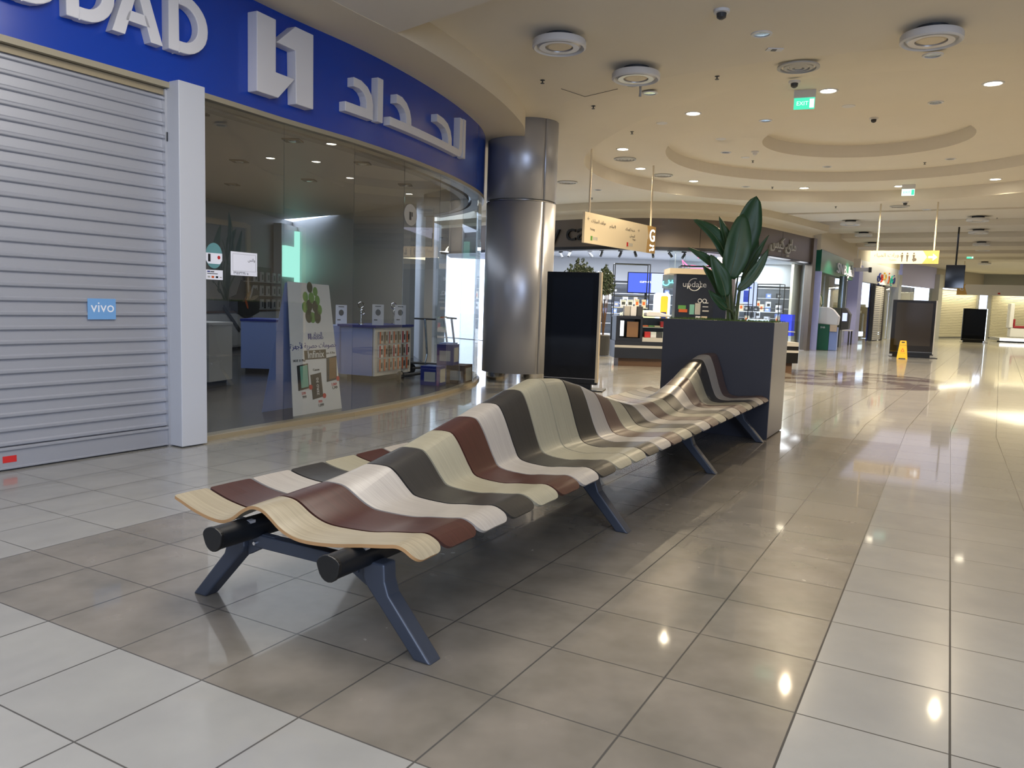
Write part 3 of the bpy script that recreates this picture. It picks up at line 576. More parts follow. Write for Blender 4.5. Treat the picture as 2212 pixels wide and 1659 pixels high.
# ceiling fittings inside the shop
cf = MB(); cf.bx(-0.13, 0.13, -0.13, 0.13, -0.01, 0.02); cf = cf.build('shop_ceiling_light', M['dgrey']); q = MB(); q.lathe([(0.05, -0.02), (0.07, -0.01)], 14); q.build('lamp', M['chrome'], cf); tag(cf, 'switched off square ceiling light in the shop', 'ceiling light', 'switched off lights on the shop ceiling')
SL = ['nearest the pier', 'second from the pier', 'deep, behind the poster', 'above the poster stand', 'above the blue counter', 'deepest by the back wall', 'above the display counter', 'nearest the far end', 'deep, near the mint panel']
for i_, (x, y) in enumerate(((-4.2, 10.4), (-3.4, 12.0), (-5.6, 12.2), (-2.7, 13.8), (-4.9, 14.0), (-6.6, 14.6), (-4.2, 16.0), (-2.3, 16.2), (-6.1, 17.0))):
    o = cf if i_ == 0 else copy_tree(cf); o.location = (x, y, 3.77); o['label'] = 'switched off square light on the shop ceiling, '+SL[i_]
dc = empty('dome_camera', (-6.0, 13.0, 3.78), 0, 'small white dome camera on the shop ceiling', 'camera'); q = MB(); q.lathe([(0.07, 0), (0.07, -0.05), (0.05, -0.06)], 16); q.build('base', M['white'], dc); q = MB(); q.lathe([(0.05, -0.06), (0.045, -0.10), (0.02, -0.12)], 16); q.build('dome', M['black'], dc)
# folded poster stand behind the glass
fd = Vector((0.40, 0.84, 0)).normalized(); fn_ = Vector((fd.y, -fd.x, 0)); pa = math.degrees(math.atan2(fd.x, fd.y))
ps = empty('poster_stand', (-2.58, 9.34, 0.02), az(pa), 'white folding poster stand with green and black balloons and three phones, just behind the glass', 'poster stand')
PW = 0.93; lean = 0.17
def pf(u, v, d_=0.0):           # u along the board 0..PW, v up the leaning board 0..1.66
    t = v/1.66; return Vector((-0.03-lean*t+d_, u+0.02*t-0.03, v*0.985))
q = MB(); q.prism([(0.0, 0), (PW, 0), (PW-0.10, 1.62), (0.06, 1.64)], pf, -0.008, 0.0); bd = q.build('front_board', M['paper'], ps)
q = MB(); q.add([(-0.03-lean-0.01, 0.03, 1.6), (-0.03-lean-0.01, PW-.1, 1.6), (-0.55, PW, 0), (-0.55, 0, 0), (-0.03-lean-0.02, 0.03, 1.6), (-0.03-lean-0.02, PW-.1, 1.6), (-0.56, PW, 0), (-0.56, 0, 0)], [(0, 1, 2, 3), (7, 6, 5, 4), (0, 3, 7, 4), (1, 5, 6, 2), (0, 4, 5, 1), (3, 2, 6, 7)]); q.build('back_board', M['pblue'], ps)
for (u, v, r_, mm) in ((.36, 1.46, .055, 'balloon'), (.45, 1.58, .06, 'balloond'), (.55, 1.53, .05, 'balloon'), (.58, 1.42, .055, 'balloon'), (.34, 1.33, .06, 'balloon'), (.47, 1.45, .06, 'balloon'), (.42, 1.35, .065, 'balloond'), (.53, 1.34, .065, 'balloond'), (.61, 1.30, .055, 'balloon'), (.40, 1.22, .075, 'balloond'), (.56, 1.21, .075, 'balloond'), (.47, 1.20, .06, 'balloon')):
    q = MB(); q.prism(ell(u, v, r_*.85, r_*1.15), pf, 0.0, 0.004); q.build('balloon_print', M[mm], bd)
pg = lambda cu, cv: (lambda u, v, d_=0.0: pf(cu+u, cv+v, d_))
AR = arabic
q = MB(); q.prism([(.36, 1.0), (.385, 1.0), (.385, .95), (.40, .95), (.36, .925)], pf, 0, .004); q.prism([(.395, 1.0), (.42, 1.0), (.42, .925), (.40, .925)], pf, 0, .004); q.build('emblem_print', M['navy'], bd)
text('poster_lettering', AR('الحداد'), 0.075, pg(.54, .985), M['navy'], bd); text('poster_lettering', 'HADDAD', 0.05, pg(.54, .94), M['navy'], bd)
text('poster_lettering', AR('خصومات حصرية لأجهزة'), 0.092, pg(.46, .845), M['navy'], bd)
q = MB(); q.prism(rect(.27, .68, .675, .79), pf, 0, .003); q.build('brand_block', M['black'], bd)
text('poster_lettering', 'Infinix', 0.13, lambda u, v, d_=0: pf(.48+u, .732+v, d_+.003), M['paper'], bd)
for (u0, v0, rot, mm, t1, t2, t3, tx) in ((.12, .30, .0, 'mint2', 'HOT 11 Play', '599', '999', .17), (.37, .17, -.05, 'phone', 'Camon', '999', '1,099', .47), (.66, .37, .08, 'amber', 'Zero X Pro', '1,069', '1,349', .76)):
    q = MB(); q.prism([(u0, v0), (u0+.20, v0+.02), (u0+.20+rot*.3, v0+.33), (u0+rot*.3, v0+.31)], pf, 0, .004); q.build('phone_print', M['phone'], bd)
    q = MB(); q.prism([(u0+.05, v0+.03), (u0+.185, v0+.04), (u0+.185+rot*.3, v0+.31), (u0+.05+rot*.3, v0+.30)], pf, 0.004, .006); q.build('screen_print', M[mm], bd)
    q = MB(); q.prism(ell(u0+.22, v0+.03, .032, .032), pf, 0.006, .009); q.build('price_dot', M['red'], bd)
    text('price_lettering', t1, 0.042, pg(tx, v0+.37), M['phone'], bd); text('price_lettering', t2, 0.05, pg(tx+.04, v0-.04), M['red'], bd); text('price_lettering', t3, 0.05, pg(tx+.05, v0-.085), M['phone'], bd)
text('price_lettering', 'ZERO 5G', 0.055, lambda u, v, d_=0: pf(.475-v, .33+u, d_+.006), M['paper'], bd)
# stickers on the first pane
P, Q = PLV[1], PLV[2]; dd = (Q-P).normalized(); nn = Vector((dd.y, -dd.x, 0)); pane = vplane(P+nn*0.0, dd, nn)
so = tag((lambda q: (q.prism(ell(0.215, 1.835, 0.105, 0.125, 32), pane, 0, 0.002), q.build('round_sticker', mat('sticker_teal', '#6a9fa6', .4)))[1])(MB()), 'round teal and white phone sticker on the glass beside the white pier', 'sticker')
q = MB(); q.prism([(0.112, 1.86), (0.112, 1.79), (0.14, 1.755), (0.29, 1.755), (0.318, 1.79), (0.318, 1.86)], pane, 0.002, 0.003); q.build('white_band', M['paperlit'], so); q = MB(); q.prism(rect(0.14, 0.17, 1.775, 1.85), pane, 0.003, 0.004); q.build('phone_print', M['phone'], so); q = MB(); q.prism(ell(0.275, 1.82, 0.018, 0.018), pane, 0.003, 0.004); q.build('heart_print', M['red'], so)
so = tag((lambda q: (q.prism(rect(0.115, 0.325, 1.60, 1.695), pane, 0, 0.002), q.build('card_sticker', M['paperlit']))[1])(MB()), 'small white bank card acceptance sticker on the glass below the round sticker', 'sticker')
for (u0, u1, v0, v1, mm) in ((.13, .165, 1.672, 1.684, 'navy'), (.17, .215, 1.672, 1.682, 'dgrey'), (.13, .26, 1.655, 1.662, 'dgrey'), (.135, .165, 1.618, 1.635, 'lgrey'), (.182, .215, 1.616, 1.636, 'orange'), (.235, .265, 1.616, 1.636, 'phone'), (.285, .31, 1.62, 1.63, 'lgrey')):
    q = MB(); q.prism(rect(u0, u1, v0, v1), pane, 0.002, 0.003); q.build('logo_print', M[mm], so)
so = tag((lambda q: (q.prism(rect(0.43, 0.79, 1.655, 1.895), pane, 0, 0.002), q.build('notice_sticker', M['paperlit']))[1])(MB()), 'white square notice with Arabic number taped on the glass', 'notice')
text('notice_lettering', AR('واتس'), 0.045, lambda u, v, d_=0: pane(.71+u, 1.82+v, .002+d_), M['phone'], so, .001); text('notice_lettering', '٣٩١١١٣٢١٩٨٥', 0.042, lambda u, v, d_=0: pane(.565+u, 1.678+v, .002+d_), M['phone'], so, .001)
q = MB(); 
for v_ in (1.70, 1.872): q.prism(rect(.455, .77, v_, v_+.002), pane, .002, .003)
for u_ in (.455, .768): q.prism(rect(u_, u_+.002, 1.70, 1.872), pane, .002, .003)
q.build('frame_print', M['grey'], so)
# round decal further along
P, Q = PLV[4], PLV[5]; dd = (Q-P).normalized(); nn = Vector((dd.y, -dd.x, 0)); pane4 = vplane(P, dd, nn)
so = tag((lambda q: (q.prism(ell(0.19, 2.62, 0.19, 0.145, 32), pane4, 0, 0.002), q.build('round_decal', M['lgrey']))[1])(MB()), 'round pale grey decal with small phone print on the upper glass', 'sticker')
q = MB(); q.prism(rect(.15, .21, 2.55, 2.66), pane4, .002, .003); q.prism(rect(.22, .25, 2.60, 2.66), pane4, .002, .003); q.build('phone_print', M['dgrey'], so)
# ================================================================== COLUMN
co = empty('round_column', (0.06, 14.93, 0), az(0), 'tall round brushed metal column at the end of the blue shop sign', 'column')
q = MB(); q.lathe([(0.57, 0), (0.57, 0.17)], 64); q.build('plinth', M['chrome'], co, smooth=True)
for z0_, z1_ in ((0.17, 3.30), (3.34, 4.95)):
    for k in range(3):
        a0 = math.radians(-52+120*k); q = MB(); pr_ = []
        for i in range(25):
            a = a0+math.radians(119)*i/24; pr_.append((a))
        for i in range(24):
            A, B = pr_[i], pr_[i+1]; q.face([(0.63*math.cos(A), 0.63*math.sin(A), z0_), (0.63*math.cos(B), 0.63*math.sin(B), z0_), (0.63*math.cos(B), 0.63*math.sin(B), z1_), (0.63*math.cos(A), 0.63*math.sin(A), z1_)])
        o = q.build('cladding_panel', M['steel'], co, smooth=True, angle=60); md = o.modifiers.new('t', 'SOLIDIFY'); md.thickness = -0.02
q = MB(); q.lathe([(0.615, 0.17), (0.615, 4.95)], 64); q.build('core', M['darkmetal'], co, smooth=True)
q = MB(); q.lathe([(0.635, 3.305), (0.645, 3.32), (0.635, 3.335)], 64); q.build('joint_ring', M['chrome'], co, smooth=True)
q = MB(); q.lathe([(0.645, 4.80), (0.665, 4.84), (0.665, 4.86), (0.60, 4.86)], 64); q.build('top_ring', M['ceil'], co, smooth=True)
# ================================================================== DISPLAY TOTEMS
def totem(loc, a, label, w_=0.94, scr='screen', sidem='cream'):
    o = empty('display_totem', loc, az(a), label, 'display totem')
    # local x to the viewer's right, -y towards the viewer
    q = MB(); q.bx(-w_/2, w_/2, -0.06, 0.06, 0.10, 2.03); q.build('housing', M['black'], o, bev=0.006)
    q = MB(); q.bx(-w_/2+0.004, w_/2-0.035, -0.066, -0.060, 0.21, 2.025); q.build('glass_front', M[scr], o)
    q = MB(); q.bx(-w_/2+0.11, w_/2-0.13, -0.068, -0.066, 0.42, 1.94); q.build('screen', mat('screen_off', '#070b16' if scr == 'screen' else '#35302a', 0.05, spec=0.7), o)  # on the second totem the brown reflection is put into the screen colour
    q = MB(); q.bx(w_/2-0.035, w_/2+0.004, -0.07, -0.02, 0.14, 2.035); q.bx(w_/2-0.03, w_/2+0.006, 0.02, 0.075, 0.14, 2.035); q.build('edge_profile', M[sidem], o)
    q = MB(); q.bx(-w_/2, w_/2, -0.068, -0.058, 0.195, 0.205); q.build('chrome_line', M['chrome'], o)
    q = MB(); q.bx(-w_/2+0.1, w_/2-0.1, -0.06, 0.06, 0.02, 0.12); q.bx(-w_/2+.02, w_/2+0.12, -0.22, 0.30, 0.0, 0.018); q.build('base_plate', M['black'], o)
    return o
totem((1.02, 13.62, 0), 104-90, 'tall switched off display totem standing beside the round metal column')
t2 = totem((14.2, 27.95, 0), 90-72+0, 'dark display totem in the far passage behind the yellow wet floor sign', 1.40, 'screen2', 'lgrey')
t3 = totem((27.8, 47.5, 0), 102-90, 'farthest display totem, bright edged, near the seating', 1.30, sidem='glow')
# ================================================================== BENCH
BO = (-0.34, 3.05, 0); BA = az(29.016)
bench = empty('wave_bench', BO, BA, 'long wavy two-sided bench of mixed coloured wooden slats on dark legs', 'bench')
bcr = [.53, .55, .575, .615, .665, .725, .775, .83, .895, .95, .935, .875, .80, .73, .67, .62, .60, .595, .60, .625, .68, .745, .83, .91, .95, .96]
names = ['tan', 'maroon', 'white', 'dark', 'cream', 'maroon', 'white', 'dark', 'cream', 'cream', 'dark', 'white', 'brown', 'cream', 'dark', 'white', 'brown', 'cream', 'dark', 'white', 'brown', 'cream', 'dark', 'white', 'brown']
wl = dict(tan='pale tan wooden slat', maroon='maroon wooden slat', white='whitewashed wooden slat', dark='charcoal wooden slat', cream='cream wooden slat', brown='brown wooden slat')
def catmull(P, n=7):
    out = []
    for k in range(len(P)-1):
        p0, p1, p2, p3 = P[max(k-1, 0)], P[k], P[k+1], P[min(k+2, len(P)-1)]
        for i in range(n):
            f = i/n; out.append(tuple(0.5*((2*p1[j])+(p2[j]-p0[j])*f+(2*p0[j]-5*p1[j]+4*p2[j]-p3[j])*f*f+(3*p1[j]-p0[j]-3*p2[j]+p3[j])*f**3) for j in (0, 1)))
    out.append(P[-1]); return out
def yb_(k): return -0.10 if k == 0 else 0.105+0.2745*(k-1)
XE = {0: -.80, 1: -.755, 3: -.67, 5: -.655, 7: -.67, 9: -.635, 11: -.60, 13: -.60, 25: -.585}
def xedge(k):
    ks = sorted(XE); a = max(x for x in ks if x <= k); b = min(x for x in ks if x >= k); return XE[a] if a == b else XE[a]+(XE[b]-XE[a])*(k-a)/(b-a)
P0 = [(-1.375, .510), (-1.31, .490), (-1.24, .468), (-1.14, .447), (-1.05, .443), (-.985, .466), (-.925, .508), (-.88, .532), (-.855, .539), (-.82, .540), (-.78, .530), (-.735, .504), (-.69, .474), (-.635, .452), (-.57, .441), (-.48, .443), (-.36, .457), (-.24, .479), (-.12, .498), (-.06, .508), (-.02, .502), (.018, .482), (.045, .456)]
def profile(k):
    h = bcr[k]; xe = xedge(k); xc = xe-.085; tall = max(0, min(1, (h-.6)/.3)); zs = .478
    f = lambda q: zs+(h-zs)*q
    G = [(-1.375, .505), (-1.31, .488), (-1.22, .474), (-1.12, .468), (xc-.30, .474), (xc-.235, f(.07)), (xc-.17, f(.36)), (xc-.12, f(.72)), (xc-.075, f(.95)), (xc-.01, f(1.0)), (xe-.03, f(1.0)), (xe+.005, f(.95)), (xe+.045, f(.76)), (xe+.085, f(.50)), (xe+.125, f(.24)), (xe+.175, f(.05)), (-.32, zs), (-.22, zs+.012), (-.12, .500), (-.06, .509), (-.02, .502), (.018, .482), (.045, .456)]
    w_ = max(0, 1-k/3.0); return catmull([(a[0]*w_+b[0]*(1-w_), a[1]*w_+b[1]*(1-w_)) for a, b in zip(P0, G)], 4)
def slat(k, m):
    T = 0.015; y0 = yb_(k)+0.007; W = yb_(k+1)-yb_(k)-0.014
    def rowsof(pr_):
        n = len(pr_); s = [0]; nor = []
        for i in range(n):
            a, b = pr_[max(i-1, 0)], pr_[min(i+1, n-1)]; dx, dz = b[0]-a[0], b[1]-a[1]; L_ = math.hypot(dx, dz); nor.append((-dz/L_, dx/L_))
            if i: s.append(s[-1]+math.hypot(pr_[i][0]-pr_[i-1][0], pr_[i][1]-pr_[i-1][1]))
        tot = s[-1]; out = []
        def samp(d):
            for i in range(1, n):
                if s[i] >= d-1e-9:
                    f = (d-s[i-1])/(s[i]-s[i-1]); return tuple(pr_[i-1][j]*(1-f)+pr_[i][j]*f for j in (0, 1)), tuple(nor[i-1][j]*(1-f)+nor[i][j]*f for j in (0, 1))
            return pr_[-1], nor[-1]
        E0 = [0, .002, .006, .012, .02, .032]; ds = E0+[.032+(tot-.084)*(i+1)/84 for i in range(84)]+[tot-x for x in (.04, .03, .02, .012, .006, .002, 0)]
        return [(d, tot-d)+samp(d) for d in ds]
    def inset(d, r): return 0 if d >= r else r-math.sqrt(max(0, r*r-(r-d)**2))
    RA, RB = rowsof(profile(k)), rowsof(profile(k+1)); q = MB(); G = []
    for (d0, d1, pa, na), (_, _, pb_, nb) in zip(RA, RB):
        ins = max(inset(d0, 0.014), inset(d1, 0.05)); fa = ins/W; a = (pa[0]*(1-fa)+pb_[0]*fa, pa[1]*(1-fa)+pb_[1]*fa); b = (pb_[0]*(1-fa)+pa[0]*fa, pb_[1]*(1-fa)+pa[1]*fa); ya, yb = y0+ins, y0+W-ins
        m_ = ((a[0]+b[0])/2, (a[1]+b[1])/2)
        G.append([(a[0], ya, a[1]), (m_[0], (ya+yb)/2, m_[1]+.0015), (b[0], yb, b[1]), (b[0]-nb[0]*T, yb, b[1]-nb[1]*T), (a[0]-na[0]*T, ya, a[1]-na[1]*T)])
    for A, B in zip(G, G[1:]):
        q.face([A[0], A[1], B[1], B[0]], 0); q.face([A[1], A[2], B[2], B[1]], 0); q.face([A[4], B[4], B[3], A[3]], 0); q.face([A[0], B[0], B[4], A[4]], 1); q.face([A[2], A[3], B[3], B[2]], 1)
    q.face([G[0][0], G[0][4], G[0][3], G[0][2], G[0][1]], 1); q.face([G[-1][0], G[-1][1], G[-1][2], G[-1][3], G[-1][4]], 1)
    me_e = M['edge'] if m == 'tan' else WOODS[m]
    o = q.build('seat_slat', [WOODS[m], me_e], bench); me = o.data
    bm = bmesh.new(); bm.from_mesh(me); bmesh.ops.remove_doubles(bm, verts=bm.verts, dist=1e-5); bm.to_mesh(me); bm.free()
    for p in me.polygons: p.use_smooth = True
    me.set_sharp_from_angle(angle=math.radians(50)); o['label'] = wl[m]
    return o
for k in range(25): slat(k, names[k])
def beam(tc):
    sec = []
    for i in range(20):
        a = 2*PI*i/20; sec.append((0.058*math.cos(a)*(1.0 if math.sin(a) > 0 else .92), 0.052*math.sin(a)*(0.75 if math.sin(a) > 0 else 1.25)))
    q = MB(); q.prism(sec, lambda u, v, d_: Vector((tc+u, d_, 0.415+v)), -0.215, 6.60); o = q.build('support_beam', M['beam'], bench, smooth=True, angle=60)
    q = MB(); q.prism([(u*1.06, v*1.06) for u, v in sec], lambda u, v, d_: Vector((tc+u, d_, 0.415+v)), -0.225, -0.205); q.build('end_cap', M['black'], o, bev=0.004)
for tc in (-0.29, -0.955): beam(tc)
for k in range(25):
    for tc in (-0.29, -0.955):
        q = MB(); q.bx(tc-0.045, tc+0.045, yb_(k)+0.05, yb_(k)+0.08, 0.435, 0.452)
        if k < 8: q.build('slat_clip', M['alu'], bench)
def legframe(y):
    P = [(0.055, 0.0), (-0.03, 0.0), (-0.285, 0.27), (-0.30, 0.30), (-0.30, 0.375), (-0.19, 0.375), (-0.185, 0.30), (-0.165, 0.245)]
    for sgn in (1, -1):
        q = MB(); pts = [(-0.655+sgn*(t+0.655), z) for t, z in P]
        q.prism(pts, lambda u, v, d_: Vector((u, d_, v)), y, y+0.085); q.build('leg', M['leg'], bench, bev=0.010, seg=3)
        q = MB(); tri = [(-0.655+sgn*(t+0.655), z) for t, z in ((-0.30, 0.255), (-0.47, 0.345), (-0.47, 0.37), (-0.30, 0.37))]; q.prism(tri, lambda u, v, d_: Vector((u, d_, v)), y+0.025, y+0.060); q.build('gusset', M['leg'], bench, bev=0.004)
        q = MB(); tb = -0.655+sgn*(-0.36+0.655); q.tube([(tb, y+0.005, 0.325), (tb, y+0.03, 0.325)], 0.009, 8); q.build('bolt', M['chrome'], bench)
    q = MB(); q.bx(-0.97, -0.34, y+0.015, y+0.07, 0.305, 0.365); q.build('cross_bar', M['leg'], bench, bev=0.005)
for y in (0.0, 2.22, 4.42, 6.45): legframe(y)
# ================================================================== PLANTER AND PLANT
pb = (2.95, 8.9, 0)
pl = empty('planter_box', pb, az(29.016), 'large slate grey metal planter box at the far end of the wavy bench', 'planter')
q = MB(); q.bx(-1.30, 0.0, 0.0, 0.02, 0.0, 1.345); q.build('front_panel', M['planter'], pl, bev=0.003)
q = MB(); q.bx(-0.02, 0.0, 0.02, 0.90, 0.012, 1.345); q.build('side_panel', M['plantedge'], pl, bev=0.002)
q = MB(); q.bx(-1.30, -1.28, 0.02, 0.90, 0.0, 1.345); q.build('side_panel', M['planter'], pl, bev=0.002)
q = MB(); q.bx(-1.28, -0.02, 0.88, 0.90, 0.0, 1.345); q.build('back_panel', M['planter'], pl)
q = MB(); q.bx(-1.28, -0.02, 0.02, 0.88, 1.20, 1.32); q.build('soil', M['moss'], pl)
q = MB()
for i in range(2600):
    x, y = random.uniform(-1.29, -0.01), random.uniform(0.01, 0.89); h = random.uniform(0.02, 0.055); a = random.uniform(0, PI); dx, dy = math.cos(a)*.006, math.sin(a)*.006; lx, ly = random.uniform(-.02, .02), random.uniform(-.02, .02)
    q.face([(x-dx, y-dy, 1.31), (x+dx, y+dy, 1.31), (x+lx, y+ly, 1.32+h)])
g = q.build('artificial_grass', M['moss'], pl); g['kind'] = 'stuff'
plant = empty('broad_leaf_plant', (2.67, 9.60, 1.32), 0, 'tall plant with large dark green paddle leaves growing from the planter box', 'plant')
LV = [('A', (2.76, 9.75, 2.10), (2.81, 9.78, 2.44), (2.90, 9.72, 2.86), .165, 'leaf', 0.25), ('B', (2.57, 9.50, 1.85), (2.63, 9.48, 2.19), (2.69, 9.52, 2.62), .15, 'leaf', -.1), ('C', (2.61, 9.60, 1.98), (2.54, 9.60, 2.30), (2.43, 9.60, 2.59), .065, 'leaf', .5),
      ('D', (2.57, 9.60, 2.05), (2.40, 9.62, 2.35), (2.10, 9.50, 2.53), .085, 'leaf', .2), ('D2', (2.60, 9.66, 2.10), (2.42, 9.66, 2.38), (2.13, 9.60, 2.52), .07, 'leaf2', -.4), ('E', (2.50, 9.45, 1.88), (2.29, 9.42, 2.04), (2.02, 9.35, 2.19), .055, 'leaf', .3), ('F', (2.50, 9.35, 1.63), (2.42, 9.32, 1.85), (2.28, 9.30, 2.11), .10, 'leaf', .1),
      ('G', (2.54, 9.55, 1.55), (2.42, 9.50, 1.77), (2.23, 9.45, 1.99), .075, 'leaf', .4), ('H', (2.55, 9.45, 1.48), (2.43, 9.42, 1.57), (2.30, 9.38, 1.70), .055, 'leaf', .2), ('I', (2.77, 9.70, 1.80), (2.89, 9.70, 2.07), (3.06, 9.65, 2.39), .045, 'leaf', .8), ('J', (2.68, 9.50, 1.71), (2.86, 9.47, 1.92), (3.00, 9.45, 2.21), .065, 'leaf', -.3), ('K', (2.85, 9.90, 1.94), (2.88, 9.92, 2.22), (2.93, 9.95, 2.58), .13, 'leaf', .1)]
PB = Vector((2.67, 9.60, 1.32))
for nm, a, b, c, hw, mm, tw in LV:
    a, b, c = Vector(a)-PB, Vector(b)-PB, Vector(c)-PB; q = MB(); n = 18; rows = []
    for i in range(n+1):
        t = i/n; p = a*(1-t)**2+(b*2-(a+c)*0.5)*2*t*(1-t)+c*t*t; d_ = (((b*2-(a+c)*0.5)-a)*2*(1-t)+(c-(b*2-(a+c)*0.5))*2*t).normalized()
        side = d_.cross(Vector((math.sin(tw)*.6, -1, 0.15))).normalized(); nrm = side.cross(d_).normalized()
        w_ = hw*(math.sin(PI*min(1, t**0.8*0.97+0.03)))**0.62 if t < 1 else 0.002
        if nm in 'ABK' : w_ = hw*min(1, (math.sin(PI*(0.05+0.95*t)))**0.5*1.02) if t < .99 else .004
        row = []
        for j, s_ in enumerate((-1, -.5, 0, .5, 1)): row.append(p+side*w_*s_+nrm*(abs(s_)**1.3*w_*0.35+0.012*math.sin(9*t+s_*3)*abs(s_)))
        rows.append(row)
    for r0, r1 in zip(rows, rows[1:]):
        for j in range(4): q.face([r0[j], r0[j+1], r1[j+1], r1[j]])
    lf = q.build('leaf', M[mm], plant, smooth=True, angle=180); bm = bmesh.new(); bm.from_mesh(lf.data); bmesh.ops.remove_doubles(bm, verts=bm.verts, dist=1e-5); bm.to_mesh(lf.data); bm.free()
    md = lf.modifiers.new('t', 'SOLIDIFY'); md.thickness = 0.003
    q = MB(); q.tube([rows[k][2]+Vector((0, -0.003, 0)) for k in range(0, n+1, 3)], [.006, .006, .005, .004, .003, .002, .001][:len(range(0, n+1, 3))], 6); q.build('midrib', M['stalk'], lf)
    b0 = Vector((random.uniform(-.07, .06), random.uniform(-.05, .05), 0.002)); m_ = (b0+a)*0.5+Vector((0.2*(b0.x-a.x)*.2, 0, 0.05)); q = MB(); q.tube([b0, m_*.5+b0*.5, m_, m_*.5+a*.5+Vector((0, 0, .01)), a+(b-a)*.1], [.016, .014, .012, .009, .006], 8); q.build('stalk', M['stalk'], plant, smooth=True)
# ================================================================== CEILING FITTINGS
def disc_light(loc, label, r=0.33, group=None):
    o = empty('disc_light', loc, 0, label, 'ceiling light', group)
    q = MB(); q.lathe([(r*.55, 0), (r*.55, -0.10)], 24); q.build('mount', M['dgrey'], o)
    q = MB(); q.lathe([(r*.55, -0.07), (r*.97, -0.07), (r, -0.085), (r, -0.15), (r*.93, -0.165), (r*.88, -0.15), (r*.80, -0.11), (r*.55, -0.105)], 48, close=False); q.build('outer_ring', M['white'], o, smooth=True)
    q = MB(); q.lathe([(r*.86, -0.115), (r*.74, -0.155), (r*.52, -0.150), (r*.50, -0.11)], 48, close=False); q.build('reflector', M['alu'], o, smooth=True)
    q = MB(); q.lathe([(r*.50, -0.13), (r*.40, -0.145)], 32); q.build('diffuser', M['cream'], o)
    return o
D1 = disc_light((0.44, 9.98, 4.75), 'round ring ceiling light, off, nearest the blue shop sign')
for loc, lb in (((1.57, 11.2, 4.75), 'round ring ceiling light, off, with a camera bracket hanging just beyond it'), ((4.66, 9.32, 4.75), 'round ring ceiling light, off, alone on the opposite side of the front ceiling')): dup(D1, loc, None, lb)
for loc, lb in (((11.75, 28.1, 4.75), 'nearer one of the shop side row of ring lights in the passage'), ((13.9, 31.9, 4.95), 'middle ring light of the shop side row in the passage'), ((16.2, 36.2, 4.95), 'farthest ring light of the shop side row in the passage'),
                ((14.9, 25.8, 4.75), 'nearest of the straight row of five ring lights in the passage'), ((17.1, 29.5, 4.75), 'second of the straight row of five ring lights in the passage'), ((20.0, 34.2, 4.75), 'third and middle of the straight row of five ring lights'), ((23.2, 39.5, 4.75), 'fourth of the straight row of five ring lights, warmly lit behind'), ((27.2, 46.0, 4.75), 'farthest of the straight row of five ring lights in the passage')):
    dup(D1, (loc[0], loc[1], next((z for a, b, z in cuts if a <= loc[0]*.5+loc[1]*.8660254 < b), Z0)), None, lb)
# lit downlights in a circle around the dome
DLP = [(3.18, 14.91, 5.06), (2.36, 18.43, 5.06), (3.16, 20.89, 5.06), (4.94, 22.61, 5.06), (8.28, 23.19, 5.06), (10.61, 22.30, 5.06), (12.31, 20.70, 5.06), (4.97, 13.13, 5.06), (7.22, 12.43, 5.06), (9.9, 12.9, 5.06), (12.0, 14.6, 5.06), (13.0, 17.5, 5.06)]
dl_lab = ['lit downlight above the hanging direction sign, on the near side of the dome', 'lit downlight nearest the metal column, over the sign rods', 'lit downlight beside the double ring ceiling vents', 'lit downlight above the case shop, at the bend of the dome', 'lit downlight above the arabic name of the case shop', 'lit downlight right above the farther exit sign', 'lit downlight on the far side of the dome toward the passage', 'lit downlight touching the nearer green exit sign', 'lit downlight alone between the front ring light and the dome', 'lit downlight outside the picture on the near side', 'lit downlight outside the picture beyond the dome side', 'lit downlight outside the picture at the dome far side']
dl0 = None
for i, p in enumerate(DLP):
    if dl0 is None:
        dl0 = empty('downlight', p, 0, '', 'ceiling light'); q = MB(); q.lathe([(0.155, 0.0), (0.15, -0.012), (0.125, -0.012), (0.115, 0.0)], 28, close=False); q.build('trim_ring', M['white'], dl0, smooth=True)
        q = MB(); q.lathe([(0.118, -0.003), (0.06, -0.006)], 24); q.build('lamp', M['lamp'], dl0); o = dl0
    else: o = copy_tree(dl0)
    o.location = p; o['label'] = dl_lab[i]
    sl = bpy.data.lights.new('downlight_beam', 'SPOT'); sl.energy = 520; sl.color = WARM; sl.spot_size = math.radians(136); sl.spot_blend = 0.35; sl.shadow_soft_size = 0.03
    so_ = bpy.data.objects.new('downlight_beam', sl); so_.location = (p[0], p[1], p[2]-0.03); COL.objects.link(so_)
ORD = ['first', 'second', 'third', 'fourth', 'fifth', 'sixth', 'seventh', 'eighth', 'ninth', 'tenth', 'eleventh', 'twelfth', 'thirteenth', 'fourteenth', 'fifteenth', 'sixteenth', 'seventeenth', 'eighteenth', 'nineteenth', 'twentieth']
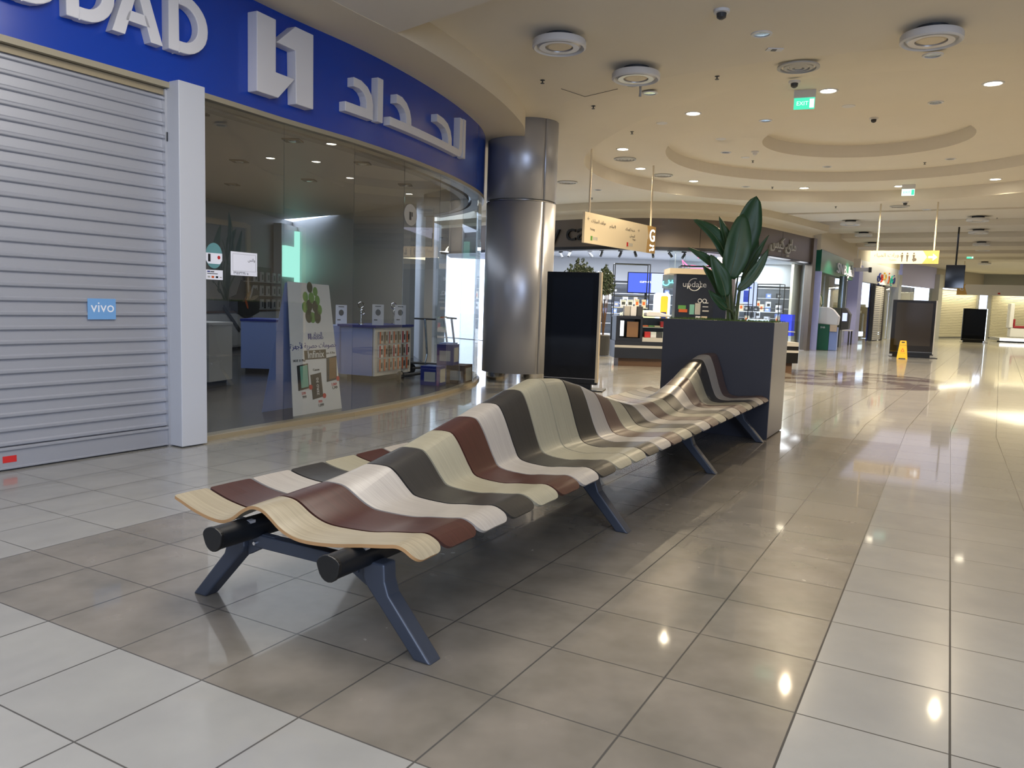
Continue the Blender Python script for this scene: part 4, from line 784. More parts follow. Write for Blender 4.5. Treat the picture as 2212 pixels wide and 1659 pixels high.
def small_fixture(kind):
    if kind == 'round_downlight_off':
        o = empty('recessed_downlight', (0, 0, 0), 0, '', 'ceiling light'); q = MB(); q.lathe([(0.125, 0.0), (0.12, -0.012), (0.095, -0.012), (0.09, 0.0)], 24, close=False); q.build('trim_ring', M['white'], o, smooth=True); q = MB(); q.lathe([(0.095, -0.004), (0.03, -0.006)], 20); q.build('reflector', M['steelpipe'], o); return o
    if kind == 'sprinkler':
        o = empty('sprinkler', (0, 0, 0), 0, '', 'sprinkler'); q = MB(); q.lathe([(0.035, 0), (0.035, -0.008), (0.010, -0.012), (0.010, -0.045)], 12); q.build('head', M['dgrey'], o); q = MB(); q.lathe([(0.030, -0.045), (0.030, -0.050)], 12); q.build('deflector', M['dgrey'], o); return o
    if kind == 'ceiling_vent':
        o = empty('ceiling_vent', (0, 0, 0), 0, '', 'vent')
        for r_ in (0.27, 0.19, 0.12): q = MB(); q.lathe([(r_, 0.0), (r_+.005, -0.02), (r_-0.04, -0.03), (r_-0.05, -0.004)], 36, close=False); q.build('vent_ring', M['lgrey'], o, smooth=True)
        q = MB(); q.lathe([(0.05, 0), (0.05, -0.02), (0.01, -0.03)], 16); q.build('centre_disc', M['lgrey'], o); return o
    if kind == 'flush_cover':
        o = MB().lathe([(0.11, 0.0), (0.105, -0.008)], 24).build('flush_cover', M['white']); return o
    if kind == 'square_spot':
        o = empty('square_ceiling_spot', (0, 0, 0), 0, '', 'ceiling light'); q = MB(); q.bx(-.10, .10, -.05, .05, -0.012, 0); q.build('frame', M['white'], o); q = MB(); q.bx(-.04, .02, -.035, .035, -0.016, -0.012); q.build('lens', M['dgrey'], o); return o
FX = {}
def fix(kind, pts, label, group, cat):
    first = True
    for i, p in enumerate(pts):
        if first: o = small_fixture(kind); first = False; b0 = o
        else: o = copy_tree(b0)
        o.location = p; o['label'] = label if isinstance(label, str) else label[i]; o['category'] = cat
        if isinstance(label, str) and len(pts) > 1: o['group'] = group
fix('round_downlight_off', [(2.83, 9.70, 4.75), (5.16, 10.25, 4.75), (2.00, 12.64, 4.80), (6.97, 13.61, 5.06), (4.63, 15.26, 5.06)], ['switched off recessed downlight between the two front ring lights', 'switched off recessed downlight just beyond the lone front ring light', 'switched off recessed downlight beside the camera bracket', 'switched off recessed downlight on the near side of the dome, beyond the lit one', 'switched off recessed downlight below the nearer exit sign'], None, 'ceiling light')
fix('round_downlight_off', [(4.72, 18.40, 5.06), (8.13, 21.18, 5.32), (10.52, 19.61, 5.32), (6.62, 23.30, 5.06), (2.26, 22.77, 4.75), (12.6, 24.6, 4.75), (1.93, 26.4, 4.75)], ['small switched off downlight on the dome rim nearest the direction sign', 'small switched off downlight in the middle dome ring above the plant', 'small switched off downlight in the middle dome ring on its far side', 'small switched off downlight above the plant, between two sprinklers', 'small switched off downlight beside the vent next to the metal column', 'small switched off downlight behind the farther exit sign', 'small switched off downlight low beside the metal column'], None, 'ceiling light')
def zcor(x, y):
    s_ = x*.5+y*math.cos(math.radians(30)); return next((z for a, b, z in cuts if a <= s_ < b), Z0)
def zdome(x, y):
    if x*.5+y*math.cos(math.radians(30)) >= SE: return zcor(x, y)
    r = math.hypot(x-CX, y-CY); ph = math.atan2(y-CY, x-CX)
    return Z0 if r > R0 else (Z0+(Z3-Z0)*wgt(ph)*(R0-r)/(R0-R3) if r > R3 else Z3 if r > R2 else Z2 if r > R1 else Z1)
SP = [(0.30, 11.94), (2.82, 11.74), (1.21, 13.57), (2.3, 16.6), (5.08, 14.65), (6.02, 20.70), (10.19, 20.18), (7.37, 23.22), (2.26, 24.5), (9.8, 24.6), (11.9, 25.3), (13.4, 28.6), (16.6, 27.6)]
fix('sprinkler', [(x, y, zdome(x, y)) for x, y in SP], ['sprinkler head above the end of the blue sign, between two front ring lights', 'sprinkler head between the camera bracket and the nearest vent', 'sprinkler head just above the top of the metal column', 'sprinkler head between the lit downlight and the direction sign rods', 'sprinkler head under the nearer exit sign', 'sprinkler head in the middle dome ring above the plant', 'sprinkler head in the middle dome ring on the far side', 'sprinkler head on the dome rim beside the small off downlight', 'sprinkler head low beside the metal column', 'sprinkler head at the corner above the Arabic case shop name', 'sprinkler head in front of the toilets board', 'sprinkler head between the first ring lights of the passage', 'sprinkler head between the second ring lights of the passage'], None, 'sprinkler')
fix('ceiling_vent', [(3.70, 10.90, 4.75), (2.58, 19.61, 5.06), (3.91, 21.78, 5.06), (1.31, 21.52, 4.75), (11.48, 24.01, 4.75)], ['round ringed ceiling vent nearest the front, above the nearer exit sign', 'round ringed ceiling vent between the two lit downlights over the direction sign', 'round ringed ceiling vent over the case shop side of the dome', 'round ringed ceiling vent close beside the metal column', 'round ringed ceiling vent behind the farther exit sign'], None, 'vent')
fix('flush_cover', [(2.76, 15.76, 5.06), (5.68, 14.03, 5.06), (4.24, 17.00, 5.06), (5.71, 20.3, 5.32)], ['flush pale cover plate in the dome ceiling nearest the direction sign rods', 'flush pale cover plate in the dome ceiling beside the farther near-side downlight', 'flush pale cover plate just outside the middle dome ring', 'flush pale cover plate beside the white detector in the middle dome ring'], None, 'cover plate')
fix('square_spot', [(3.16, 10.23, 4.75)], ['small square ceiling spot between the ring lights and the nearest vent'], None, 'ceiling light')
# detectors, cameras
def dome_cam(loc, label, m='dgrey'):
    o = empty('ceiling_detector', loc, 0, label, 'detector'); q = MB(); q.lathe([(0.09, 0), (0.085, -0.03), (0.05, -0.035)], 20); q.build('base', M['white'], o); q = MB(); q.lathe([(0.055, -0.035), (0.05, -0.08), (0.02, -0.10)], 16); q.build('sensor', M[m], o)
dome_cam((2.17, 9.0, 4.75), 'round smoke detector nearest the front edge of the ceiling'); dome_cam((7.46, 17.06, 5.61), 'dark detector in the centre of the dome'); dome_cam((5.71, 19.5, 5.32), 'white detector on the middle ring of the dome', 'white'); dome_cam((4.15, 12.35, 4.97), 'grey dome camera between the nearest vent and the exit sign'); dome_cam((11.2, 23.1, 4.75), 'dark dome camera under the farther exit sign')
o = empty('camera_bracket', (1.60, 11.75, 4.75), 0, 'grey camera on a bent pipe bracket beyond the ring light', 'camera'); q = MB(); q.tube([(0, 0, 0), (0, 0, -0.06), (0.10, 0, -0.07), (0.12, 0, -0.09), (0.12, 0, -0.24)], 0.02, 10); q.build('pipe', M['lgrey'], o); q = MB(); q.lathe([(0.08, -0.05), (0.08, -0.09), (0.03, -0.10)], 16); q.build('camera', M['grey'], o)
# access hatch lines
q = MB(); q.tube([(0.6, 12.35, 4.742), (1.0, 12.76, 4.742)], 0.004, 4); q.tube([(1.0, 12.76, 4.742), (1.45, 12.25, 4.742)], 0.004, 4); tag(q.build('access_hatch', M['dgrey']), 'thin outline of a square access hatch in the front ceiling', 'hatch')
# exit signs
def exit_sign(loc, a, label, big=True):
    o = empty('exit_sign', loc, az(a), label, 'exit sign'); q = MB(); q.bx(-0.17, 0.17, -0.03, 0.03, -0.12, 0.0); q.build('housing', M['white'], o)
    q = MB(); q.bx(-0.16, 0.16, -0.006, 0.006, -0.30, -0.12); q.build('lit_panel', M['exitg'] if big else M['exitw'], o)
    text('exit_lettering', 'EXIT', 0.09, lambda u, v, d_=0: Vector((-0.03+u, -0.007-d_, -0.21+v)), M['exitw'] if big else M['exitg'], o, .001)
    q = MB(); q.bx(0.08, 0.15, -0.009, -0.006, -0.28, -0.14); q.build('figure', M['exitw'] if big else M['exitg'], o)
exit_sign((4.60, 13.15, zdome(4.6, 13.1)), 20, 'green lit exit sign on the ceiling beside a bright downlight, nearer one'); exit_sign((10.72, 22.0, 5.06), 26, 'pale lit exit sign hanging at the far rim of the dome', False); exit_sign((24.6, 43.0, zdome(24.6, 43.0)), 30, 'small distant green exit sign above the far direction board')
# hanging direction signs
A, B = Vector((1.50, 17.70, 0)), Vector((3.60, 20.62, 0)); d = (B-A).normalized(); L_ = (B-A).length; n = Vector((d.y, -d.x, 0)); sp = vplane(A, d, n)
hs = empty('direction_sign', (0, 0, 0), 0, 'cream hanging direction board with arrows and a gold G end, near the metal column', 'sign'); DZ = Vector((0, 0, 0))
q = MB(); q.prism(rect(0, L_-0.42, 2.86, 3.54), sp, -0.06, 0.0); q.build('board', M['signcream'], hs)
q = MB(); q.prism([(L_-.42, 2.86), (L_, 2.86), (L_, 3.54), (L_-.42, 3.54)], sp, -0.06, 0.0); q.prism([(L_-.50, 2.86), (L_-.42, 2.86), (L_-.42, 3.2), (L_-.46, 3.2)], sp, -0.02, 0.001); q.prism([(L_-.42, 3.54), (L_-.5, 3.54), (L_-.44, 3.35), (L_-.42, 3.3)], sp, -0.02, 0.001); q.build('gold_end', M['gold'], hs)
text('sign_letter', 'G', 0.44, lambda u, v, d_=0: sp(L_-.2+u, 3.29+v, d_), M['lit'], hs, .01); text('sign_lettering', 'Ground', 0.075, lambda u, v, d_=0: sp(L_-.2+u, 3.05+v, d_), M['lit'], hs, .005); text('sign_lettering', AR('الأرضي'), 0.09, lambda u, v, d_=0: sp(L_-.2+u, 2.96+v, d_), M['lit'], hs, .005)
for s_, sz, u_, v_ in (('\u2190', .12, .16, 3.40), (AR('مواقف السيارات'), .10, .62, 3.37), ('\u2191', .13, 1.40, 3.32), (AR('مطاعم'), .09, 1.25, 3.33), (AR('خدمة العملاء'), .10, 2.18, 3.34), ('\u2192', .12, 2.62, 3.36), (AR('المصلى'), .09, 2.3, 3.2), ('Parking', .07, .35, 3.18), ('Prayer', .06, 2.4, 3.12)):
    text('sign_lettering', s_, sz, lambda u, v, d_=0, u_=u_, v_=v_: sp(u_+u, v_+v, d_), M['ink'], hs, .002)
for u_, mm in ((.28, 'balloon'), (2.02, 'red')):
    q = MB(); q.prism(rect(u_, u_+.08, 2.93, 3.03), sp, 0, .003); q.build('code_block', M[mm], hs)
for u_ in (.40, .47, .54, 2.14, 2.21, 2.28): q = MB(); q.prism(rect(u_, u_+.05, 2.945, 3.02), sp, 0, .002); q.prism(rect(u_+.012, u_+.038, 2.965, 3.00), sp, .001, .0025); q.build('pictogram', M['ink' if False else 'lgrey'], hs)
for u_, zt in ((.22, 5.06), (L_-.26, 5.06)):
    q = MB(); p = sp(u_, 3.54, -0.03); q.tube([p, (p.x, p.y, zt)], 0.022, 10); q.build('rod', M['cream'], hs)
A, B = Vector((10.60, 23.75, 0)), Vector((12.16, 22.82, 0)); d = (B-A).normalized(); L_ = (B-A).length; n = Vector((d.y, -d.x, 0)); sp2 = vplane(A, d, n)
hs = empty('direction_sign', (0, 0, 0), 0, 'hanging toilets direction board with gold end and white arrow, in front of the far passage', 'sign')
q = MB(); q.prism([(0, 2.99), (L_-.42, 2.99), (L_-.30, 3.18), (L_-.42, 3.37), (0, 3.37)], sp2, -0.05, 0.0); q.build('board', M['signcream'], hs)
q = MB(); q.prism([(L_-.42, 2.99), (L_, 2.99), (L_, 3.37), (L_-.42, 3.37), (L_-.30, 3.18)], sp2, -0.05, 0.0); q.build('gold_end', M['gold'], hs)
q = MB(); q.prism([(L_-.27, 3.15), (L_-.15, 3.15), (L_-.15, 3.08), (L_-.04, 3.18), (L_-.15, 3.28), (L_-.15, 3.21), (L_-.27, 3.21)], sp2, 0, .01); q.build('arrow', M['lit'], hs)
text('sign_lettering', AR('دورات المياه'), .15, lambda u, v, d_=0: sp2(.48+u, 3.24+v, d_), M['ink'], hs, .002); text('sign_lettering', 'Toilets', .07, lambda u, v, d_=0: sp2(.62+u, 3.10+v, d_), M['ink'], hs, .002)
for u_ in (.86, 1.0, 1.17):
    q = MB(); q.prism(ell(u_, 3.29, .02, .025, 12), sp2, 0, .002); q.prism([(u_-.035, 3.25), (u_+.035, 3.25), (u_+.02, 3.14), (u_+.012, 3.05), (u_-.012, 3.05), (u_-.02, 3.14)], sp2, 0, .002); 
    if u_ > 1.1: q.prism(ell(u_+.02, 3.11, .06, .05, 16), sp2, 0, .0015)
    q.build('pictogram', M['ink'], hs)
for u_ in (.18, L_-.14): q = MB(); p = sp2(u_, 3.37, -0.025); q.tube([p, (p.x, p.y, 4.78)], 0.022, 10); q.build('rod', M['cream'], hs)
A, B = Vector((25.9, 46.3, 0)), Vector((30.5, 44.6, 0)); d = (B-A).normalized(); n = Vector((d.y, -d.x, 0)); sp3 = vplane(A, d, n); L_ = (B-A).length
hs = empty('direction_sign', (0, 0, 0), 0, 'distant pale direction board with a gold G end above the seating', 'sign')
q = MB(); q.prism([(0.55, 2.80), (L_, 2.80), (L_, 3.42), (0.45, 3.42), (0.38, 3.3)], sp3, -.05, 0); q.build('board', M['white'], hs); q = MB(); q.prism([(0, 2.80), (0.55, 2.80), (0.38, 3.3), (0.45, 3.42), (0, 3.42)], sp3, -.05, 0); q.build('gold_end', M['gold'], hs)
text('sign_letter', 'G', .32, lambda u, v, d_=0: sp3(.24+u, 3.15+v, d_), M['paper'], hs, .01); q = MB(); q.prism(rect(2.1, 2.22, 2.88, 2.97), sp3, 0, .004); q.build('code_block', M['red'], hs)
for u_ in (.28, L_-.3): q = MB(); p = sp3(u_, 3.42, -0.025); q.tube([p, (p.x, p.y, 4.9)], 0.03, 8); q.build('rod', M['cream'], hs)
mo = empty('hanging_monitor', (16.1, 29.0, 0), az(25), 'black portrait screen hanging from the passage ceiling, switched off', 'monitor'); q = MB(); q.bx(-.31, .31, -.05, .05, 2.54, 3.38); q.build('screen', M['screen'], mo, bev=.01); q = MB(); q.tube([(0, 0, 3.38), (0, 0, 4.80)], .03, 8); q.build('hanger', M['black'], mo)
# ================================================================== CASE SHOP (bright, curved front)
AC = [(-3.0, 31.5), (-1.5, 30.0), (0.3, 28.0), (1.75, 26.7), (2.9, 25.9), (4.2, 25.4), (5.4, 25.3), (6.5, 25.5), (7.4, 26.05), (8.4, 27.0), (9.8, 28.6), (11.4, 30.5)]
ACV = [Vector((x, y, 0)) for x, y in AC]; AL = [0.0]
for p, q_ in zip(ACV, ACV[1:]): AL.append(AL[-1]+(q_-p).length)
def arcp(u):
    def pos(t):
        t = max(0.0, min(AL[-1]-1e-4, t)); k = max(i for i in range(len(AL)-1) if AL[i] <= t); f = (t-AL[k])/(AL[k+1]-AL[k]); n_ = len(ACV)
        p0, p1, p2, p3 = ACV[max(k-1, 0)], ACV[k], ACV[k+1], ACV[min(k+2, n_-1)]; return 0.5*((2*p1)+(p2-p0)*f+(2*p0-5*p1+4*p2-p3)*f*f+(3*p1-p0-3*p2+p3)*f**3)
    P = pos(u); T = (pos(u+.03)-pos(u-.03)).normalized(); return P, Vector((T.y, -T.x, 0)), T
def arcsweep(mb, u0, u1, prof, mi=0, st=0.3):
    n_ = max(2, int((u1-u0)/st)); i0 = len(mb.v); m = len(prof)
    for k in range(n_+1):
        P, n, T = arcp(u0+(u1-u0)*k/n_)
        for o, z in prof: mb.v.append(tuple(P+n*o+Vector((0, 0, z))))
    for a in range(n_):
        for k in range(m): mb.f.append((i0+a*m+k, i0+a*m+(k+1) % m, i0+(a+1)*m+(k+1) % m, i0+(a+1)*m+k)); mb.mi.append(mi)
    mb.f.append(tuple(i0+k for k in range(m))); mb.f.append(tuple(i0+n_*m+k for k in range(m))[::-1]); mb.mi += [mi, mi]; return mb
UE = AL[-1]
cs = (lambda q: q.build('shop_sign', M['bronze'], None, smooth=True, angle=30))(arcsweep(MB(), 0, UE, [(0.0, 3.4), (0.0, 4.3), (-0.2, 4.3), (-0.2, 3.4)]))
tag(cs, 'curved dark bronze sign band of the bright phone case shop', 'sign')
for u_ in (5.0, 8.0, 11.2, 13.2, 15.9): P, n, T = arcp(u_); q = MB(); q.prism(rect(-.006, .006, 3.42, 4.29), vplane(P, T, n), 0, .004); q.build('panel_joint', M['black'], cs)
q = arcsweep(MB(), 0, UE, [(0.02, 3.30), (0.02, 3.40), (-0.2, 3.40), (-0.2, 3.30)]); q.build('lower_trim', M['darkmetal'], cs)
def onarc(u0, zc): 
    def f(u, v, d_=0.0): P, n, T = arcp(u0+u); return P+n*d_+Vector((0, 0, zc+v))
    return f
text('shop_lettering', 'my case', 0.84, onarc(6.75, 3.86), M['black'], cs, .07, 1.15); text('shop_lettering', AR('ماي كيس'), 0.56, onarc(15.9, 3.84), M['lgrey'], cs, .07, 1.0)
struct('wall_back', arcsweep(MB(), 0, UE, [(0.02, 4.3), (0.02, 4.76), (-0.25, 4.76), (-0.25, 4.3)]), M['riser'], smooth=True, angle=30)
struct('ceiling_bulkhead', arcsweep(MB(), 0, UE+0.0, [(0.55, 4.52), (0.55, 4.78), (0.0, 4.78), (0.0, 4.42)]), M['riser'], smooth=True, angle=30)
wi = empty('window_2', (0, 0, 0), kind='structure'); k = 3.0
while k < UE-0.3:
    k2 = min(k+1.45, UE-.15)
    if not (5.0 < k < 9.6):
        P, n, T = arcp(k); Q, _, _ = arcp(k2); dd = (Q-P).normalized(); q = MB(); q.prism(rect(0.01, (Q-P).length-.01, 0.05, 3.3), vplane(P, dd, Vector((dd.y, -dd.x, 0))), -.06, -.05); q.build('glass_pane', M['glass2'], wi)
    k = k2
q = MB(); q.prism([(p.x, p.y) for p in ACV]+[(14.2, 34.4), (8, 38), (-3, 36)], lambda u, v, z: Vector((u, v, z)), 0.003, 0.02); struct('floor_case_shop', q, mat('pale_floor', '#c9ccd4', 0.15))
q = MB(); q.prism([(p.x+.0, p.y+.28) for p in ACV]+[(13.5, 34.0), (8, 38), (-3, 36)], lambda u, v, z: Vector((u, v, z)), 3.40, 3.44); struct('ceiling_case_shop', q, mat('shop_white', '#bfc3ca', 0.6))
wb = MB(); wb.prism(rect(0, 13.3, 0, 3.4), vplane((-1.0, 32.0, 0), (1, 0.07, 0), (0.07, -1, 0)), -.1, 0); struct('wall_case_shop_back', wb, mat('slat_grey_wall', '#666b73', 0.5))
wb = MB(); wb.prism(rect(0, 3.6, 0, 3.4), vplane((11.45, 30.85, 0), (0.25, 1, 0), (1, -.25, 0)), -.1, 0); struct('wall_case_shop_side', wb, MATS['shop_white'])
wb = MB(); wb.prism(rect(0, 13.3, 2.5, 3.4), vplane((-1.0, 31.86, 0), (1, 0.07, 0), (0.07, -1, 0)), -.05, 0); struct('trim_3', wb, MATS['shop_white'])
P, n, T = arcp(UE-.05); q = MB(); q.box(P+n*(-.05)+Vector((0, 0, 2.15)), (0.28, 0.34, 4.3), az(40)); struct('trim_4', q, M['bronze'])
# track lights
tk = empty('track_spot', (0, 0, 0), 0, 'dark tilted spotlight on the case shop ceiling track', 'spotlight', 'spotlights on the case shop ceiling track'); q = MB(); q.bx(-.03, .03, -.08, .08, 3.32, 3.36); q.tube([(0, 0, 3.32), (0, 0, 3.25)], .012, 6); q.build('bracket', M['dgrey'], tk); q = MB(); q.tube([(0, 0.04, 3.29), (0.02, -0.08, 3.14)], .045, 10); q.build('lamp_head', M['dgrey'], tk)
first = True
for i in range(20):
    u_ = 3.2+i*0.72; P, n, T = arcp(u_); P = P-n*(0.9+0.35*(i % 2)); o = tk if first else copy_tree(tk); first = False; o.location = (P.x, P.y, 0); o.rotation_euler[2] = random.uniform(-1.2, 1.2); o['label'] = '%s dark spotlight along the case shop ceiling, counted from the column side' % ORD[i]
q = MB(); pts = [arcp(3+0.5*i)[0]-arcp(3+.5*i)[1]*1.05+Vector((0, 0, 3.37)) for i in range(29)]; q.tube(pts, .02, 6); tag(q.build('light_track', M['dgrey']), 'dark curved ceiling track carrying the spotlights in the case shop', 'track')
# display frames of thin black bars
def frame_rack(x0, y0, w_, dd, h, a, label):
    o = empty('display_rack', (x0, y0, 0.02), az(a), label, 'rack'); q = MB()
    for x in (-w_/2, w_/2):
        for y in (-dd/2, dd/2): q.tube([(x, y, 0), (x, y, h)], .018, 6)
    for z_ in (h, h*.62):
        q.tube([(-w_/2, -dd/2, z_), (w_/2, -dd/2, z_), (w_/2, dd/2, z_), (-w_/2, dd/2, z_), (-w_/2, -dd/2, z_)], .016, 6)
    q.build('frame', M['black'], o)
    for z_ in (.45, .95, 1.4): q = MB(); q.bx(-w_/2, w_/2, -dd/2, dd/2, z_, z_+.025); q.build('shelf_board', M['white'], o)
    return o
RK = [(4.0, 27.3, 1.2, .5, 2.9, 0, 'thin black framed display rack nearest the metal column side'), (6.2, 27.2, 1.1, .5, 2.9, 5, 'thin black framed display rack behind the black kiosk tower'), (8.35, 29.7, 1.1, .5, 2.7, 35, 'thin black framed display rack behind the planter leaves'), (9.95, 31.0, 1.1, .5, 2.5, 40, 'thin black framed display rack near the shop end pillar')]
items = []
def goods(pts, spec, colour):
    """spec: (w, d, h, material, print material); pts: (x, y, z, angle, place)"""
    q = MB(); q.bx(-spec[0]/2, spec[0]/2, -spec[1]/2, spec[1]/2, 0, spec[2]); b0 = q.build('boxed_product', M[spec[3]], None, bev=0.006); q = MB(); q.bx(-spec[0]*.3, spec[0]*.3, -spec[1]/2-.003, -spec[1]/2, spec[2]*.3, spec[2]*.7); q.build('product_print', M[spec[4]], b0)
    for i, (x, y, z_, a, pl_) in enumerate(pts):
        o = b0 if i == 0 else copy_tree(b0); o.location = (x, y, z_); o.rotation_euler[2] = a
        tag(o, colour+' box, '+pl_, 'product', colour+' boxed accessories on the case shop shelving')
PT = [[], [], [], []]
for ri, (x0, y0, w_, dd, h, a, lb) in enumerate(RK):
    frame_rack(x0, y0, w_, dd, h, a, lb); Fr = frame((x0, y0, 0), a)
    for z_ in (.498, .998, 1.448):
        for j in range(5):
            if random.random() < .85: p = Fr(-w_/2+.12+j*w_/5, random.uniform(-.05, .04), z_); PT[random.randrange(4)].append((p.x, p.y, z_, az(a)+random.uniform(-.12, .12), ORD[j]+' box on the '+{.498: 'low', .998: 'middle', 1.448: 'top'}[z_]+' shelf of the '+['rack near the column', 'rack behind the kiosk tower', 'rack behind the plant', 'rack by the end pillar'][ri]))
gon = empty('wall_gondola', (5.5, 32.0, 0.02), az(-4)*-1*0+math.radians(4), 'long back wall shelving of the case shop', 'shelving'); q = MB(); q.bx(-5.5, 5.6, -.35, -.15, 0, .35); q.build('base_cabinet', M['white'], gon)
for z_ in (.75, 1.15, 1.55, 1.95, 2.35): q = MB(); q.bx(-5.5, 5.6, -.42, -.15, z_, z_+.02); q.build('shelf_board', M['white'], gon)
for z_ in (.77, 1.17, 1.57, 1.97):
    for j in range(26):
        if random.random() < .8:
            xl = -5.3+j*.42; c, s_ = math.cos(math.radians(4)), math.sin(math.radians(4)); PT[random.randrange(4)].append((5.5+xl*c+.32*s_, 32.0+xl*s_-.32*c, z_+.022, math.radians(4), ORD[j % 9]+' on the '+{.77: 'lowest', 1.17: 'second', 1.57: 'third', 1.97: 'top'}[z_]+' back wall shelf, '+('column side' if j < 9 else 'middle' if j < 18 else 'pillar side')))
goods(PT[0], (.20, .14, .26, 'paper', 'dgrey'), 'white')
goods(PT[1], (.16, .12, .20, 'dgrey', 'lgrey'), 'dark')
goods(PT[2], (.18, .12, .18, 'pblue', 'paper'), 'pale blue')
goods(PT[3], (.14, .12, .28, 'cream', 'orange'), 'cream')
# screens, neon, glowing posters
vs_ = empty('video_screen', (4.62, 27.95, 0), az(4), 'blue to lavender video screen in the case shop behind the direction sign', 'screen'); q = MB(); q.bx(-.62, .18, -.04, 0, 1.98, 2.66); q.build('blue_half', M['screenblue'], vs_); q = MB(); q.bx(.18, .62, -.04, 0, 1.98, 2.66); q.build('lavender_half', M['screenlav'], vs_); q = MB(); q.bx(-.65, .65, 0, .05, 1.95, 2.69); q.bx(-.03, .03, 0, .05, .02, 1.95); q.build('housing', M['black'], vs_)
text('screen_lettering', 'current', .13, lambda u, v, d_=0: Vector((-.02+u, -.041-d_, 2.36+v)), M['lit'], vs_, .004)
ne = empty('neon_sign', (6.55, 28.3, 0), az(8), 'pink neon Arabic letter sign above the black kiosk tower', 'neon sign'); q = MB(); Zs = lambda L_: [(x*1.2, y, (z-2.6)*1.35+2.92) for x, y, z in L_]; q.tube(Zs([(-.45, 0, 2.62), (-.50, 0, 2.80), (-.42, 0, 2.72), (-.30, 0, 2.62)]), .02, 6); q.tube(Zs([(-.25, 0, 2.66), (.15, 0, 2.64), (.38, 0, 2.68), (.30, 0, 2.80), (-.05, 0, 2.88), (.10, 0, 2.93)]), .024, 6); q.tube(Zs([(-.25, 0, 2.58), (.40, 0, 2.60)]), .02, 6); q.tube(Zs([(.42, 0, 2.72), (.42, 0, 2.92)]), .018, 6); q.build('tube', M['pink'], ne); q = MB(); q.bx(-.6, .6, .03, .05, 2.76, 2.80); q.tube([(-.5, .04, 2.56), (-.5, .04, 3.40)], .008, 4); q.tube([(.5, .04, 2.56), (.5, .04, 3.4)], .008, 4); q.build('bracket', M['dgrey'], ne)
ne = empty('neon_sign', (5.55, 27.6, 0), az(6), 'cyan and green neon lettering beside the black kiosk tower', 'neon sign'); text('neon_tube', AR('كيس'), .40, lambda u, v, d_=0: Vector((u, -d_, 2.45+v)), M['cyan'], ne, .03); q = MB(); q.tube([(.45, 0, 2.25), (.62, 0, 2.25), (.66, 0, 2.35), (.62, 0, 2.5), (.45, 0, 2.5)], .022, 6); q.build('green_tube', M['neongreen'], ne); q = MB(); q.bx(-.4, .7, .02, .04, 2.15, 2.62); q.tube([(0, .03, 2.6), (0, .03, 3.4)], .01, 4); q.build('bracket', M['grey'], ne)
gp = empty('glowing_stand', (5.05, 27.0, 0.02), az(4), 'rounded glowing white and orange display stand on the case shop floor', 'display'); q = MB(); q.prism(rrect(-.28, .28, 0, 1.95, .12), lambda u, v, d_: Vector((u, d_, v)), 0, .12); q.build('light_body', M['glow'], gp); q = MB(); q.prism(rrect(-.05, .20, .4, 1.85, .06), lambda u, v, d_: Vector((u, -d_, v)), 0, .01); q.build('orange_print', mat('orange_lit', '#f0a030', .4, emit='#f0a030', es=.9), gp); q = MB(); q.prism(rect(-.02, .16, .9, 1.3), lambda u, v, d_: Vector((u, -d_, v)), .01, .014); q.build('blue_print', M['navy'], gp)
gc = empty('glowing_counter', (4.15, 26.25, 0.02), az(4), 'curved glowing pale yellow counter in the case shop', 'counter'); q = MB(); q.lathe([(.55, 0), (.55, 1.25), (.45, 1.34), (0.0, 1.35)], 32); q.build('body', mat('yellow_glow', '#eef0b0', .4, emit='#eef0a0', es=1.0), gc, smooth=True)
sp_pos = [((8.05, 27.6, .02), .42, 1.05, 'bright glowing white display block behind the planter leaves'), ((8.9, 28.7, .02), .36, 1.15, 'bright glowing white display block farther along the case shop glass')]
for p, r_, h, lb in sp_pos: o = empty('glowing_block', p, az(40), lb, 'display'); q = MB(); q.prism(rrect(-r_, r_, 0, h, .1), lambda u, v, d_: Vector((u, d_, v)), -.2, .2); q.build('light_body', M['glow'], o)
pc = empty('mirror_column', (7.66, 28.75, 0.02), 0, 'round polished column inside the case shop behind the plant', 'column'); q = MB(); q.lathe([(.35, 0), (.35, 3.33)], 40); q.build('shaft', mat('rose_steel', '#c8b0ac', .22, .85), pc, smooth=True)
for i, (x, y, z0_, z1_, w_, mm, lb) in enumerate(((7.7, 30.7, 1.75, 2.7, .8, 'daywin', 'cyan lit poster panel deep in the case shop, nearest the mirrored column'), (9.1, 31.05, 1.65, 2.6, .8, 'screenlav', 'lavender lit poster panel deep in the case shop near the end pillar'), (3.25, 28.6, 1.7, 2.7, .55, 'lgrey', 'grey poster with a white bottle shape beside the blue video screen'))):
    o = empty('poster', (x, y, 0), az(30 if i < 2 else 0), lb, 'poster'); q = MB(); q.bx(-w_/2, w_/2, 0, .03, z0_, z1_); q.build('panel', M[mm], o); q = MB(); q.bx(-w_*.12, w_*.12, -.006, 0, z0_+.15, z0_+.6); q.bx(-w_*.3, w_*.25, -.006, 0, z0_+.68, z0_+.74); q.build('print', M['navy' if i < 2 else 'paper'], o); q = MB(); q.tube([(0, .02, z0_), (0, .02, 0.02)], .02, 6); q.build('post', M['black'], o)
bn = empty('blue_carrier_stack', (10.35, 29.75, 0.02), az(40), 'bright blue promotional carrier standing by the end pillar of the case shop', 'display'); q = MB(); q.bx(-.22, .22, -.15, .15, .55, 1.35); q.build('blue_box', mat('vivid_blue', '#1f35d8', .4, emit='#1f35d8', es=.35), bn); q = MB(); q.bx(-.24, .24, -.17, .17, 0, .55); q.build('base', M['lgrey'], bn)
